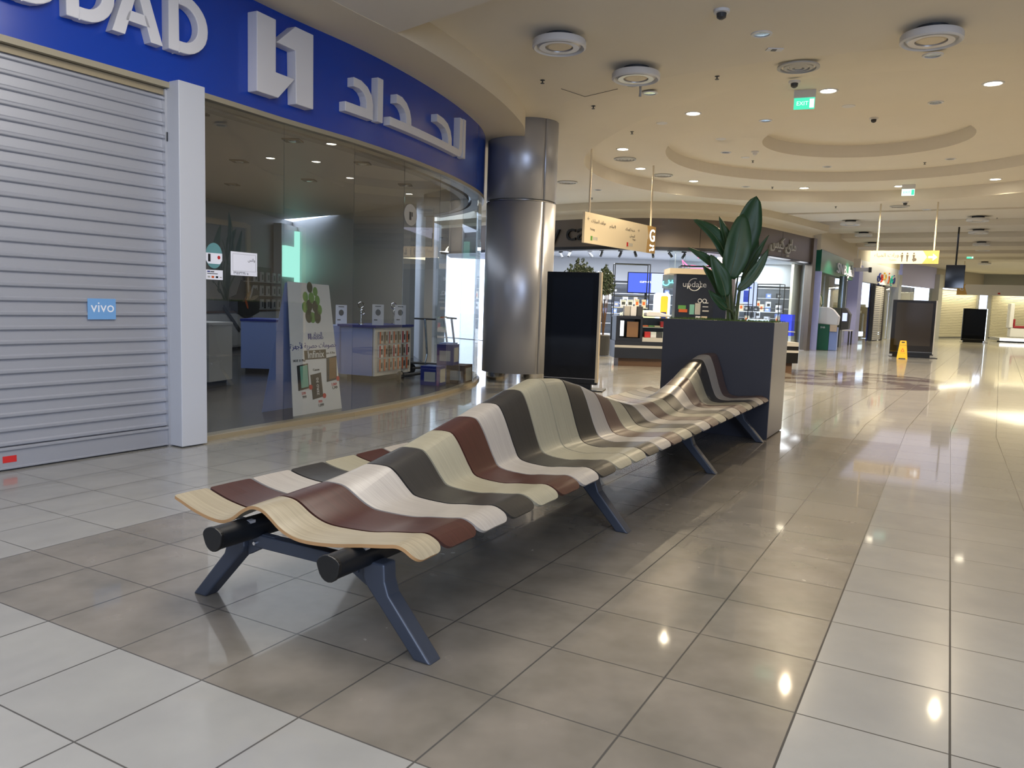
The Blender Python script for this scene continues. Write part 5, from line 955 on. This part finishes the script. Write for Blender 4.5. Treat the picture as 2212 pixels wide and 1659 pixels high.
# shrub behind the first totem
def shrub(x, y, z0_, h, r_, label):
    o = empty('potted_shrub', (x, y, 0.0), 0, label, 'plant'); q = MB(); q.lathe([(.20, 0.02), (.24, .6), (.22, .62), (.18, .58)], 20); q.build('pot', M['dgrey'], o); q = MB()
    for i in range(900):
        a = random.uniform(0, 2*PI); t = random.random()**.5; rr = r_*t*(.6+.4*math.sin(3*a+1)**2); zz = z0_+h*random.random()**.8*(1.05-t*.45); d1_, d2_ = random.uniform(-.05, .05), random.uniform(-.05, .05); p = Vector((rr*math.cos(a), rr*math.sin(a), zz)); q.face([p, p+Vector((d1_, .02, .05)), p+Vector((d2_, -.02, .10)), p+Vector((-.02+d2_, .01, .03))])
    f_ = q.build('foliage', M['foil'], o); q = MB()
    for i in range(5): a = i*1.3; q.tube([(0, 0, .55), (.06*math.cos(a), .06*math.sin(a), 1.2), (r_*.5*math.cos(a), r_*.5*math.sin(a), z0_+h*.6)], [.02, .014, .006], 6)
    q.build('stem', M['brown'], o)
shrub(1.85, 22.6, 1.75, 1.0, .50, 'dark leafy shrub behind the switched off totem, fuller one'); shrub(2.62, 23.0, 1.75, .85, .30, 'smaller sparse shrub beside the fuller one behind the totem')
# ---- kiosk
ki = empty('kiosk_counter', (2.50, 19.35, 0), az(88), 'black island kiosk counter with lit glass cases full of phone accessories', 'kiosk')
# local +y runs along the front (towards the viewer's right), local x towards the viewer
q = MB(); q.bx(-.75, 0.04, 0.0, 4.6, .20, .62); q.build('lower_front', M['black'], ki); q = MB(); q.bx(-.7, -.06, .12, 4.5, 0, .20); q.build('plinth', M['brown'], ki)
q = MB(); q.bx(.04, .05, 0, 4.6, .46, .52); q.build('light_strip', M['lgrey'], ki)
q = MB(); q.bx(-.75, 0, .02, .10, .62, 1.24); q.bx(-.75, 0, .62, .68, .62, 1.24); q.bx(-.75, 0, .1, .62, .62, .70); q.bx(-.75, 0, .1, .62, 1.17, 1.24); q.bx(-.75, -.70, 0, 4.6, .62, 1.2); q.build('case_frame', M['black'], ki)
q = MB(); q.bx(-.10, -.04, .14, .22, .74, 1.12); q.build('lit_tube', M['lit'], ki); q = MB(); q.bx(-.70, .01, .68, 4.6, 1.22, 1.24); q.build('glass_top', M['glass2'], ki); q = MB(); q.bx(-.01, 0.0, .68, 4.6, .80, 1.22); q.build('glass_front', M['glass2'], ki)
q = MB(); q.bx(-.7, .03, .68, 4.6, .62, .72); q.bx(-.7, -.25, .70, 4.6, .96, .98); q.build('shelf_board', M['lgrey'], ki)
q = MB(); q.bx(-.06, -.05, .30, .58, .72, 1.10); q.build('headphone_poster', M['amber'], ki)
FK = frame((2.50, 19.35, 0), 88); cols = ['red', 'orange', 'paper', 'balloon', 'dgrey', 'cream', 'paper']
for j, mm in enumerate(cols):
    q = MB(); q.bx(-.06, .06, -.07, .07, 0, .03 if j % 2 else .14); b0 = q.build('small_box', M[mm], None, bev=.004); tag(b0, ['red', 'orange', 'white upright', 'green flat', 'dark', 'cream', 'white flat'][j]+' small accessory box inside the lit kiosk case', 'box', ['red', 'orange', 'white upright', 'green flat', 'dark', 'cream', 'white flat'][j]+' boxes in the kiosk case')
    for k in range(5):
        o = b0 if k == 0 else b0.copy()
        if k: COL.objects.link(o)
        ix = k*7+j; row = ix % 2; o.location = FK(-.40 if row else -.12, .82+(ix//2)*.15, .983 if row else .723); o.rotation_euler[2] = az(88); o['label'] = '%s box, number %s along the %s of the lit kiosk case' % (['red', 'orange', 'white upright', 'green', 'dark', 'cream', 'white flat'][j], ORD[ix//2], 'upper shelf' if row else 'floor'); o['group'] = 'accessory boxes in the lit kiosk case'
for y_, mm, lb in ((.30, 'lgrey', 'grey printed packs stacked on the kiosk corner'), (.46, 'paper', 'white printed pack in the kiosk corner row'), (.62, 'dgrey', 'dark pack with red edge in the kiosk corner row')):
    q = MB(); q.bx(-.12, .12, -.07, .07, 0, .24); o = q.build('boxed_pack', M[mm], None, bev=.005); tag(o, lb, 'box'); o.location = FK(-.25, y_, 1.242); o.rotation_euler[2] = az(88)
q = MB(); q.prism([(0, 0), (.62, 0), (.60, .05), (.30, .12), (.05, .13), (0, .09)], lambda u, v, d_: Vector((d_, u, v)), -.2, .2); o = q.build('cushioned_tray', M['paper'], None, bev=.02); tag(o, 'soft white curved tray lying on the kiosk counter top', 'tray'); o.location = FK(-.3, .78, 1.242); o.rotation_euler[2] = az(88)
tw = empty('kiosk_tower', (4.72, 20.7, 0), az(92), 'black kiosk tower with the white update logo and a cream canopy', 'kiosk')
q = MB(); q.bx(-.45, 0, -.50, .50, 0, 2.36); q.build('body', mat('ink_blue', '#080c16', .4), tw); q = MB(); q.bx(-.75, .25, -.72, .88, 2.36, 2.50); q.build('canopy', M['cream'], tw); q = MB(); q.bx(-.4, -.05, .50, .85, 0, 2.1); q.build('side_column', mat('deep_navy', '#10182c', .4), tw)
tp = lambda u, v, d_=0.0: Vector((d_, u, v))
text('logo_lettering', 'update', .21, lambda u, v, d_=0: tp(-.02+u, 2.10+v, d_), M['paper'], tw, .01, 1.1)
q = MB(); q.tube([(0.005, -.02+.16*math.cos(a*PI/10), 2.10+.16*math.sin(a*PI/10)) for a in range(-16, 3)], .012, 6); q.build('logo_ring', M['paper'], tw)
for (u, v, w_, h, mm) in ((-.42, 1.45, .20, .10, 'balloon'), (-.40, 1.37, .22, .08, 'orange'), (-.12, 1.32, .12, .26, 'mint2'), (.02, 1.32, .14, .30, 'lgrey'), (.22, 1.62, .14, .02, 'paper'), (.22, 1.52, .14, .02, 'paper'), (.22, 1.40, .16, .04, 'lgrey'), (.05, 1.20, .12, .08, 'paper'), (.2, 1.2, .15, .08, 'cream')):
    q = MB(); q.prism(rect(u, u+w_, v, v+h), tp, 0, .04); q.build('hung_product', M[mm], tw)
for u in (.14, .26): q = MB(); q.tube([(.02, u+.05*math.cos(a*PI/6), 1.68+.05*math.sin(a*PI/6)) for a in range(13)], .012, 6); q.build('ring_product', M['paper'], tw)
q = MB(); q.bx(-.4, .1, -3.0, -.5, 1.0, 1.06) ; 
# ================================================================== FAR PASSAGE
def seg_frame(x0, y0, x1, y1):
    P, Q = Vector((x0, y0, 0)), Vector((x1, y1, 0)); d = (Q-P).normalized(); return P, Q, d, Vector((d.y, -d.x, 0)), (Q-P).length
# bank
P, Q, d, n, L_ = seg_frame(11.95, 31.05, 17.0, 39.4); bp_ = vplane(P, d, n)
bk = empty('bank_sign', (0, 0, 0), 0, 'dark green bank sign band with white SNB lettering in the far passage', 'sign'); q = MB(); q.prism(rect(.05, L_-1.3, 3.08, 3.95), bp_, -.3, 0); q.build('band', M['green'], bk)
text('bank_lettering', 'SNB', .62, lambda u, v, d_=0: bp_(4.9+u*2.2, 3.42+v, d_), M['paper'], bk, .05); text('bank_lettering', AR('الأهلي'), .6, lambda u, v, d_=0: bp_(7.4+u*1.6, 3.42+v, d_), M['paper'], bk, .05)
q = MB(); q.prism(rect(.0, L_, 0, 3.9), bp_, -1.1, -1.0); struct('wall_bank_back', q, M['warmwall']); q = MB(); q.prism(rect(0, L_, 3.93, 4.95), bp_, -.3, -.05); struct('wall_bank_header', q, M['riser'])
wi = empty('window_3', (0, 0, 0), kind='structure')
for k in range(5): q = MB(); q.prism(rect(.5+k*1.55, .5+k*1.55+1.5, .05, 3.05), bp_, -.16, -.15); q.build('glass_pane', M['glass2'], wi)
q = MB(); q.prism(rect(.12, .42, 1.0, 3.05), bp_, -.3, -.18); tag(q.build('teal_panel', M['teal']), 'glossy teal side panel at the bank entrance beside the bronze pillar', 'panel')
q = MB(); q.prism(rect(0, .1, 0, 3.1), bp_, -.3, .05); struct('trim_5', q, M['lavender'])
for k in range(7):
    q = MB(); z0_ = .02; p = bp_(2.0+k*.31, 0, -.6); q.tube([(p.x, p.y, z0_), (p.x, p.y, 1.6+.1*(k % 3))], .02, 6); q.lathe([(.02, 1.6), (.14, 1.85), (.10, 2.15), (.02, 2.3)], 12, (p.x, p.y)); o = q.build('decor_stem', M['cream' if k % 2 else 'leaf2']); tag(o, ('cream' if k % 2 else 'green')+' tall decorative stem behind the bank window, '+ORD[k]+' from the bronze pillar', 'decoration', 'decorative stems behind the bank window')
at = empty('cash_machine', (12.62, 31.35, 0), az(118), 'green and white curved cash machine beside the bronze end pillar', 'cash machine')
q = MB(); q.bx(-.22, .22, -.45, .0, 0, 1.05); q.build('green_base', M['green'], at, bev=.02); q = MB(); q.bx(-.2, .2, 0.0, .30, 0, .92); q.build('blue_base', M['pblue'], at, bev=.02); q = MB(); q.prism([(-.45, 1.05), (.30, 1.0), (.33, 1.35), (.10, 1.62), (-.05, 1.70), (-.42, 1.72)], lambda u, v, d_: Vector((d_, u, v)), -.26, .26); q.build('hood', M['white'], at, bev=.04); q = MB(); q.bx(.20, .27, .02, .28, .75, 1.02); q.build('keypad', M['skin'], at, bev=.01)
text('machine_lettering', 'SNB', .10, lambda u, v, d_=0: Vector((.221+d_, -.25+u, .9+v)), M['paper'], at, .003)
at = empty('cash_machine', (14.15, 34.75, 0), az(122), 'tall dark grey cash machine by the lavender wall with a steel pipe above', 'cash machine')
q = MB(); q.bx(-.35, .25, -.55, .30, 0, 1.72); q.build('cabinet', mat('machine_grey', '#3f4340', .4, .2), at, bev=.01); q = MB(); q.prism([(.30, .75), (.62, .80), (.66, 1.45), (.48, 1.72), (.30, 1.72)], lambda u, v, d_: Vector((d_, u, v)), -.28, .2); q.build('console', M['dgrey'], at, bev=.02); q = MB(); q.bx(.2, .215, .36, .55, 1.15, 1.5); q.build('screen', M['screenlav'], at)
q = MB(); q.lathe([(.16, 1.72), (.16, 3.1)], 20, (14.35, 34.6)); tag(q.build('steel_pipe', M['steelpipe'], None, smooth=True), 'vertical polished steel pipe rising from the dark cash machine', 'pipe')
cb = empty('security_camera', (15.4, 35.6, 0), az(120), 'white box security camera on an arm by the bank sign', 'camera'); q = MB(); q.bx(-.1, .1, -.2, .1, 3.55, 3.95); q.build('bracket_box', M['cream'], cb); q = MB(); q.bx(.0, .2, -.1, .45, 3.38, 3.54); q.build('camera_body', M['white'], cb); q = MB(); q.bx(-.02, .22, .45, .56, 3.34, 3.56); q.build('lens_hood', M['dgrey'], cb)
# lavender pier, toy shop
P, Q, d, n, L_ = seg_frame(17.05, 39.5, 17.9, 41.0); q = MB(); q.prism(rect(0, L_, 0, 3.95), vplane(P, d, n), -.6, .1); struct('wall_pier', q, M['lavender'])
P, Q, d, n, L_ = seg_frame(17.8, 40.9, 23.3, 48.3); tp_ = vplane(P, d, n)
ts = empty('toy_shop_sign', (0, 0, 0), 0, 'white sign band with multicoloured Arabic toy lettering in the far passage', 'sign'); q = MB(); q.prism(rect(-.7, L_, 3.18, 4.25), tp_, -.3, .05); q.build('band', M['white'], ts)
for s_, u_, mm, sz in (('ت', 5.4, 'yellow', 1.0), ('و', 4.75, 'red', 1.0), ('ي', 4.05, 'navy', 1.0), ('ز', 6.6, 'orange', 1.0), ('ي', 7.3, 'teal', .9), ('ن', 8.0, 'navy', .9)):
    text('toy_lettering', arabic(s_), sz, lambda u, v, d_=0, u_=u_: tp_(u_+u*1.0, 3.72+v*.8, .05+d_), M[mm], ts, .06)
q = MB(); q.prism(rect(-.6, L_, 0, 3.2), tp_, -2.6, -2.5); struct('wall_toy_back', q, M['lgrey']); q = MB(); q.prism(rect(-.7, L_+.6, 4.25, 4.95), tp_, -.3, 0); struct('wall_toy_header', q, M['riser'])
wi = empty('window_4', (0, 0, 0), kind='structure')
for a_, b_ in ((.1, 1.7), (1.75, 3.4), (6.2, 7.5), (7.55, 8.9)): q = MB(); q.prism(rect(a_, b_, .05, 3.15), tp_, -.12, -.11); q.build('glass_pane', M['glass2'], wi)
rs = empty('roller_shutter', (0, 0, 0), 0, 'narrow slatted lavender roller shutter between the toy shop windows', 'shutter'); q = MB()
for k in range(29): q.prism(rect(3.62, 5.98, .05+k*.105, .05+k*.105+.085), tp_, -.05, .0)
q.build('slats', M['shutter'], rs); q = MB(); q.prism(rect(3.45, 3.6, 0, 3.17), tp_, -.1, .06); q.build('guide_rail', M['dgrey'], rs); q = MB(); q.prism(rect(6.0, 6.2, 0, 3.17), tp_, -.1, .06); q.build('guide_rail', M['dgrey'], rs); q = MB(); q.prism(rect(3.5, 6.1, 0, 3.17), tp_, -.25, -.2); q.build('inner_face', M['navy'], rs)
for k, (u_, h_, mm, lb) in enumerate(((1.0, 1.35, 'black', 'black shopping trolley behind the toy shop glass nearest the bank'), (2.4, 1.9, 'leaf2', 'green toy display stack behind the toy shop glass'), (7.2, 1.5, 'dgrey', 'dark garment display behind the toy shop glass'), (8.2, 1.9, 'brown', 'brown display cupboard at the far end of the toy shop window'))):
    o = empty('shop_display', tp_(u_, 0, -1.75), 0, lb, 'display'); q = MB(); q.box((0, 0, h_/2+.02), (.9, .5, h_), az(36)); q.build('body', M[mm], o, bev=.04); q = MB(); q.box((0, 0, h_+.10), (.6, .4, .16), az(36)); q.build('top_goods', M['lgrey'], o, bev=.03)
for k, u_ in enumerate((3.0, 7.4)): q = MB(); q.prism(rect(u_, u_+.9, .25, .5), tp_, -.9, -.5); tag(q.build('light_box', M['glow']), ['low glowing white light box beside the lavender shutter', 'low glowing white light box at the far end of the toy shop'][k], 'light box')
q = MB(); q.prism(rect(L_, L_+.8, 0, 3.95), tp_, -.3, .15); struct('wall_pier.001', q, M['pier'])
st_ = empty('side_table', (15.6, 37.3, 0), az(32), 'thin pale table with one dark leg by the lavender pier', 'table'); q = MB(); q.bx(-.4, .4, -.4, .6, .66, .70); q.build('table_top', M['white'], st_); q = MB(); q.bx(.32, .38, -.3, -.24, 0, .66); q.bx(.32, .38, .45, .51, 0, .66); q.build('leg', M['dgrey'], st_)
# end shops
P, Q, d, n, L_ = seg_frame(23.9, 48.9, 28.4, 53.4); ep = vplane(P, d, n); q = MB(); q.prism(rect(0, L_, 3.35, 4.95), ep, -.2, 0); struct('wall_end_header', q, mat('header_lav', '#b7b8e6', .6)); q = MB(); q.prism(rect(0, L_, 0, 3.4), ep, -1.4, -1.3); struct('wall_end_back', q, M['cream'])
wi = empty('window_5', (0, 0, 0), kind='structure')
for k in range(3): q = MB(); q.prism(rect(.1+k*2.05, 2.05+k*2.05, .05, 3.3), ep, -.12, -.11); q.build('glass_pane', M['glass2'], wi)
q = MB(); q.prism(rect(L_-.2, L_+.6, 0, 4.3), ep, -.3, .3); struct('wall_pier.002', q, M['lgrey'])
def stone_shutter(x0, y0, x1, y1, label):
    P, Q, d, n, L_ = seg_frame(x0, y0, x1, y1); pp_ = vplane(P, d, n); o = empty('slatted_shutter', (0, 0, 0), 0, label, 'shutter'); q = MB()
    for k in range(28): q.prism(rect(0, L_, .1+k*.115, .1+k*.115+.095), pp_, -.05, 0)
    q.build('slats', M['warmwall'], o); q = MB(); q.prism(rect(-.25, 0, 0, 3.5), pp_, -.2, .1); q.prism(rect(L_, L_+.25, 0, 3.5), pp_, -.2, .1); q.prism(rect(-.2, L_+.2, 0, 3.4), pp_, -.12, -.08); q.build('frame', M['grey'], o); return pp_, L_
pe, Le = stone_shutter(29.2, 54.4, 34.2, 58.4, 'wide closed cream slatted shutter with a warm light washing it, behind the dark totem')
q = MB(); q.prism(rect(-1.2, 24, 3.5, 6.0), pe, -.3, .0); struct('wall_far_header', q, mat('header_grey', '#b0a9a0', .6))
for i_, (a_, b_) in enumerate((((35.4, 58.6), (39.6, 56.9)), ((40.4, 56.6), (44.8, 54.9)), ((45.6, 54.6), (50.5, 52.6)))): stone_shutter(a_[0], a_[1], b_[0], b_[1], ['closed cream slatted shutter behind the farthest totem', 'closed cream slatted shutter behind the white and red seat', 'closed cream slatted shutter behind the brown chair'][i_])
q = MB(); q.prism(rect(0, 18, 3.4, 5.6), vplane((34.9, 59.0, 0), (15.6, -6.2, 0), (-6.2, -15.6, 0)), -.3, 0); struct('wall_far', q, M['grey'])
area('shutter_wash', (31.95, 56.0, 3.44), 0.3, 110, (1, .90, .60), (0, 0, az(51)), sy=6); area('shutter_wash', (42.8, 55.2, 3.34), 0.3, 260, (1, .90, .60), (0, 0, az(111.7)), sy=15)
cw = area('cove_wash', (21.2, 44.05, 4.7), 0.4, 60, (1, .94, .74), sy=7); cw.rotation_euler = Vector((-.803*.8, .596*.8, -.75)).to_track_quat('-Z', 'Y').to_euler(); cw.data.size, cw.data.size_y = 7, .4
se = empty('massage_seat', (33.2, 51.8, 0), az(200), 'white and red reclining seat on a platform at the far end', 'seat'); q = MB(); q.bx(-.6, .5, -.4, .4, .3, .9); q.bx(.35, .6, -.4, .4, .9, 2.5); q.build('shell', M['white'], se, bev=.05); q = MB(); q.bx(-.55, .35, -.42, .42, .9, 1.05); q.bx(.25, .38, -.42, .42, 1.0, 1.5); q.build('cushion', M['maroon'], se, bev=.04)
ch = empty('lounge_chair', (36.3, 51.6, 0), az(180), 'brown lounge chair on thin legs at the far end', 'chair'); q = MB(); q.bx(-.4, .4, -.4, .4, .7, .95); q.bx(-.45, -.3, -.4, .4, .9, 1.5); q.build('seat_shell', M['brown'], ch, bev=.06); q = MB(); q.tube([(-.4, -.3, .3), (.3, .2, .8)], .03, 6); q.tube([(.4, -.3, .3), (-.3, .2, .8)], .03, 6); q.build('leg', M['brown'], ch)
pf_ = empty('lit_platform', (33.8, 50.2, 0), az(110), 'low glowing white edged platform in front of the red seat', 'platform'); q = MB(); q.bx(-1.6, 1.2, -2.6, 4.5, .08, .28); q.build('deck', M['lgrey'], pf_); q = MB(); q.bx(1.2, 1.25, -2.6, 2.2, .10, .26); q.build('lit_edge', M['lit'], pf_); q = MB(); q.bx(-1.4, 1.0, -2.2, 2.0, 0, .08); q.build('plinth', M['dgrey'], pf_)
# ---- wet floor sign
wf = empty('wet_floor_sign', (13.35, 26.85, 0), az(26), 'yellow folding wet floor caution sign standing before the dark totem', 'caution sign')
for sg in (-1, 1):
    q = MB(); T_ = lambda u, v, d_, sg=sg: Vector((u, sg*(.17-.15*v/.62)+d_*sg, v)); q.prism([(-.17, .0), (-.11, 0), (-.10, .03), (.10, .03), (.11, 0), (.17, 0), (.10, .60), (.085, .62), (-.085, .62), (-.10, .60)], T_, 0, .015); pn = q.build('panel', M['yellow'], wf, bev=.004)
    if sg < 0:
        q = MB(); q.prism(rrect(-.05, .05, .545, .585, .015), T_, .015, .018); q.build('handle_slot', M['black'], pn); q = MB(); q.prism([(-.06, .25), (.06, .25), (0, .37)], T_, .015, .018); q.build('warning_triangle', M['red'], pn); q = MB(); q.prism([(-.035, .265), (.035, .265), (0, .34)], T_, .018, .020); q.build('triangle_centre', M['yellow'], pn)
        text('caution_lettering', 'CAUTION', .045, lambda u, v, d_=0: T_(u, .47+v, .015+d_), M['phone'], pn, .002); text('caution_lettering', 'WET FLOOR', .03, lambda u, v, d_=0: T_(u, .20+v, .015+d_), M['phone'], pn, .002)
# ================================================================== OPPOSITE SIDE AND ENCLOSURE (seen in the glass and the floor)
Fo = frame((0, 0, 0), 30)
q = MB(); q.prism([(Fo(9.3, -3, 0).x, Fo(9.3, -3, 0).y), (Fo(9.3, 30, 0).x, Fo(9.3, 30, 0).y)]+[(Fo(9.6, 30, 0).x, Fo(9.6, 30, 0).y), (Fo(9.6, -3, 0).x, Fo(9.6, -3, 0).y)], lambda u, v, z: Vector((u, v, z)), 0, 4.76); struct('wall_right', q, M['lgrey'])
q = MB(); a0, a1 = Fo(14, 30, 0), Fo(14, 75, 0); q.prism([(a0.x, a0.y), (a1.x, a1.y), (a1.x+.3, a1.y-.2), (a0.x+.3, a0.y-.2)], lambda u, v, z: Vector((u, v, z)), 0, 5); struct('wall_right.001', q, M['warmwall'])
q = MB(); a0, a1 = Fo(9.3, 30, 0), Fo(14.2, 30, 0); q.prism([(a0.x, a0.y), (a1.x, a1.y), (a1.x-.1, a1.y-.2), (a0.x-.1, a0.y-.2)], lambda u, v, z: Vector((u, v, z)), 0, 5); struct('wall_right.002', q, M['lgrey'])
for i_, (s0, s1, lb) in enumerate(((1.0, 8.0, 'closed shutter of the shop across the mall, reflected in the glass'), (16.5, 23.0, 'closed shutter of the farther shop across the mall'))):
    o = empty('roller_shutter', Fo(9.28, (s0+s1)/2, 0), az(30), lb, 'shutter'); q = MB(); L2 = (s1-s0)/2
    for k in range(30): q.bx(-.05, -.02, -L2, L2, .05+k*.13, .05+k*.13+.10)
    q.bx(-.02, 0, -L2, L2, 0, 3.95); q.build('slats', M['shutter'], o); q = MB(); q.bx(-.12, 0, -L2-.2, -L2, 0, 4.1); q.bx(-.12, 0, L2, L2+.2, 0, 4.1); q.bx(-.12, 0, -L2, L2, 3.95, 4.15); q.build('frame', M['cream'], o)
o = empty('lattice_screen', Fo(9.28, 12.2, 0), az(30), 'grey lattice front with square openings across the mall, reflected in the glass', 'screen'); q = MB(); q.bx(-.08, -.04, -3.6, 3.6, .9, 3.3); q.build('panel', M['grey'], o); q = MB()
for i in range(22):
    for j in range(8): q.bx(-.085, -.08, -3.45+i*.32, -3.45+i*.32+.16, 1.0+j*.29, 1.0+j*.29+.16)
q.build('square_openings', M['dgrey'], o); q = MB(); q.bx(-.08, 0, -3.6, 3.6, 0, .9); q.build('base', M['lgrey'], o)
def hwall(name, t0, s0, t1, s1, m, h=4.76):
    A, B = Fo(t0, s0, 0), Fo(t1, s1, 0); d = (B-A).normalized(); q = MB(); q.prism(rect(0, (B-A).length, 0, h), vplane(A, d, Vector((d.y, -d.x, 0))), -.15, 0); struct(name, q, m)
hwall('wall_behind', 9.6, -10, -7.5, -10, M['dgrey'], 6.5); hwall('wall_right.003', 9.6, -10, 9.6, -3, M['grey'], 6.5); hwall('wall_left.001', -6.8, -10, -6.8, -1.7, M['grey'], 6.5)
# passage that leads off behind the metal column
q = MB(); q.prism([(-1.9, 18.2), (-2.1, 18.2), (-5.6, 33.2), (-5.4, 33.2)], lambda u, v, z: Vector((u, v, z)), 0, 5); struct('wall_passage', q, M['lgrey'])
q = MB(); q.prism([(-5.6, 33.2), (-2.8, 31.6), (-2.8, 31.8), (-5.6, 33.4)], lambda u, v, z: Vector((u, v, z)), 0, 5); struct('wall_passage_end', q, M['lgrey'])
wd = empty('window_6', (-4.0, 32.35, 0), az(30+88), kind='structure')
q = MB(); q.bx(-.0, .04, 0.15, 1.2, .8, 3.4); q.build('pane', M['daywin'], wd); q = MB()
for y_ in (.15, .5, .85, 1.2): q.bx(.04, .08, y_-.03, y_+.03, .75, 3.45)
q.build('window_frame', M['dgrey'], wd)
q = MB(); q.prism([(-16, 33.4), (30, 75), (30, 75.2), (-16, 33.6)], lambda u, v, z: Vector((u, v, z)), 0, 5); 
q = MB(); q.prism([(-30, -1), (-7.2, 1.0), (-7.2, 1.2), (-30, -.8)], lambda u, v, z: Vector((u, v, z)), 0, 5);
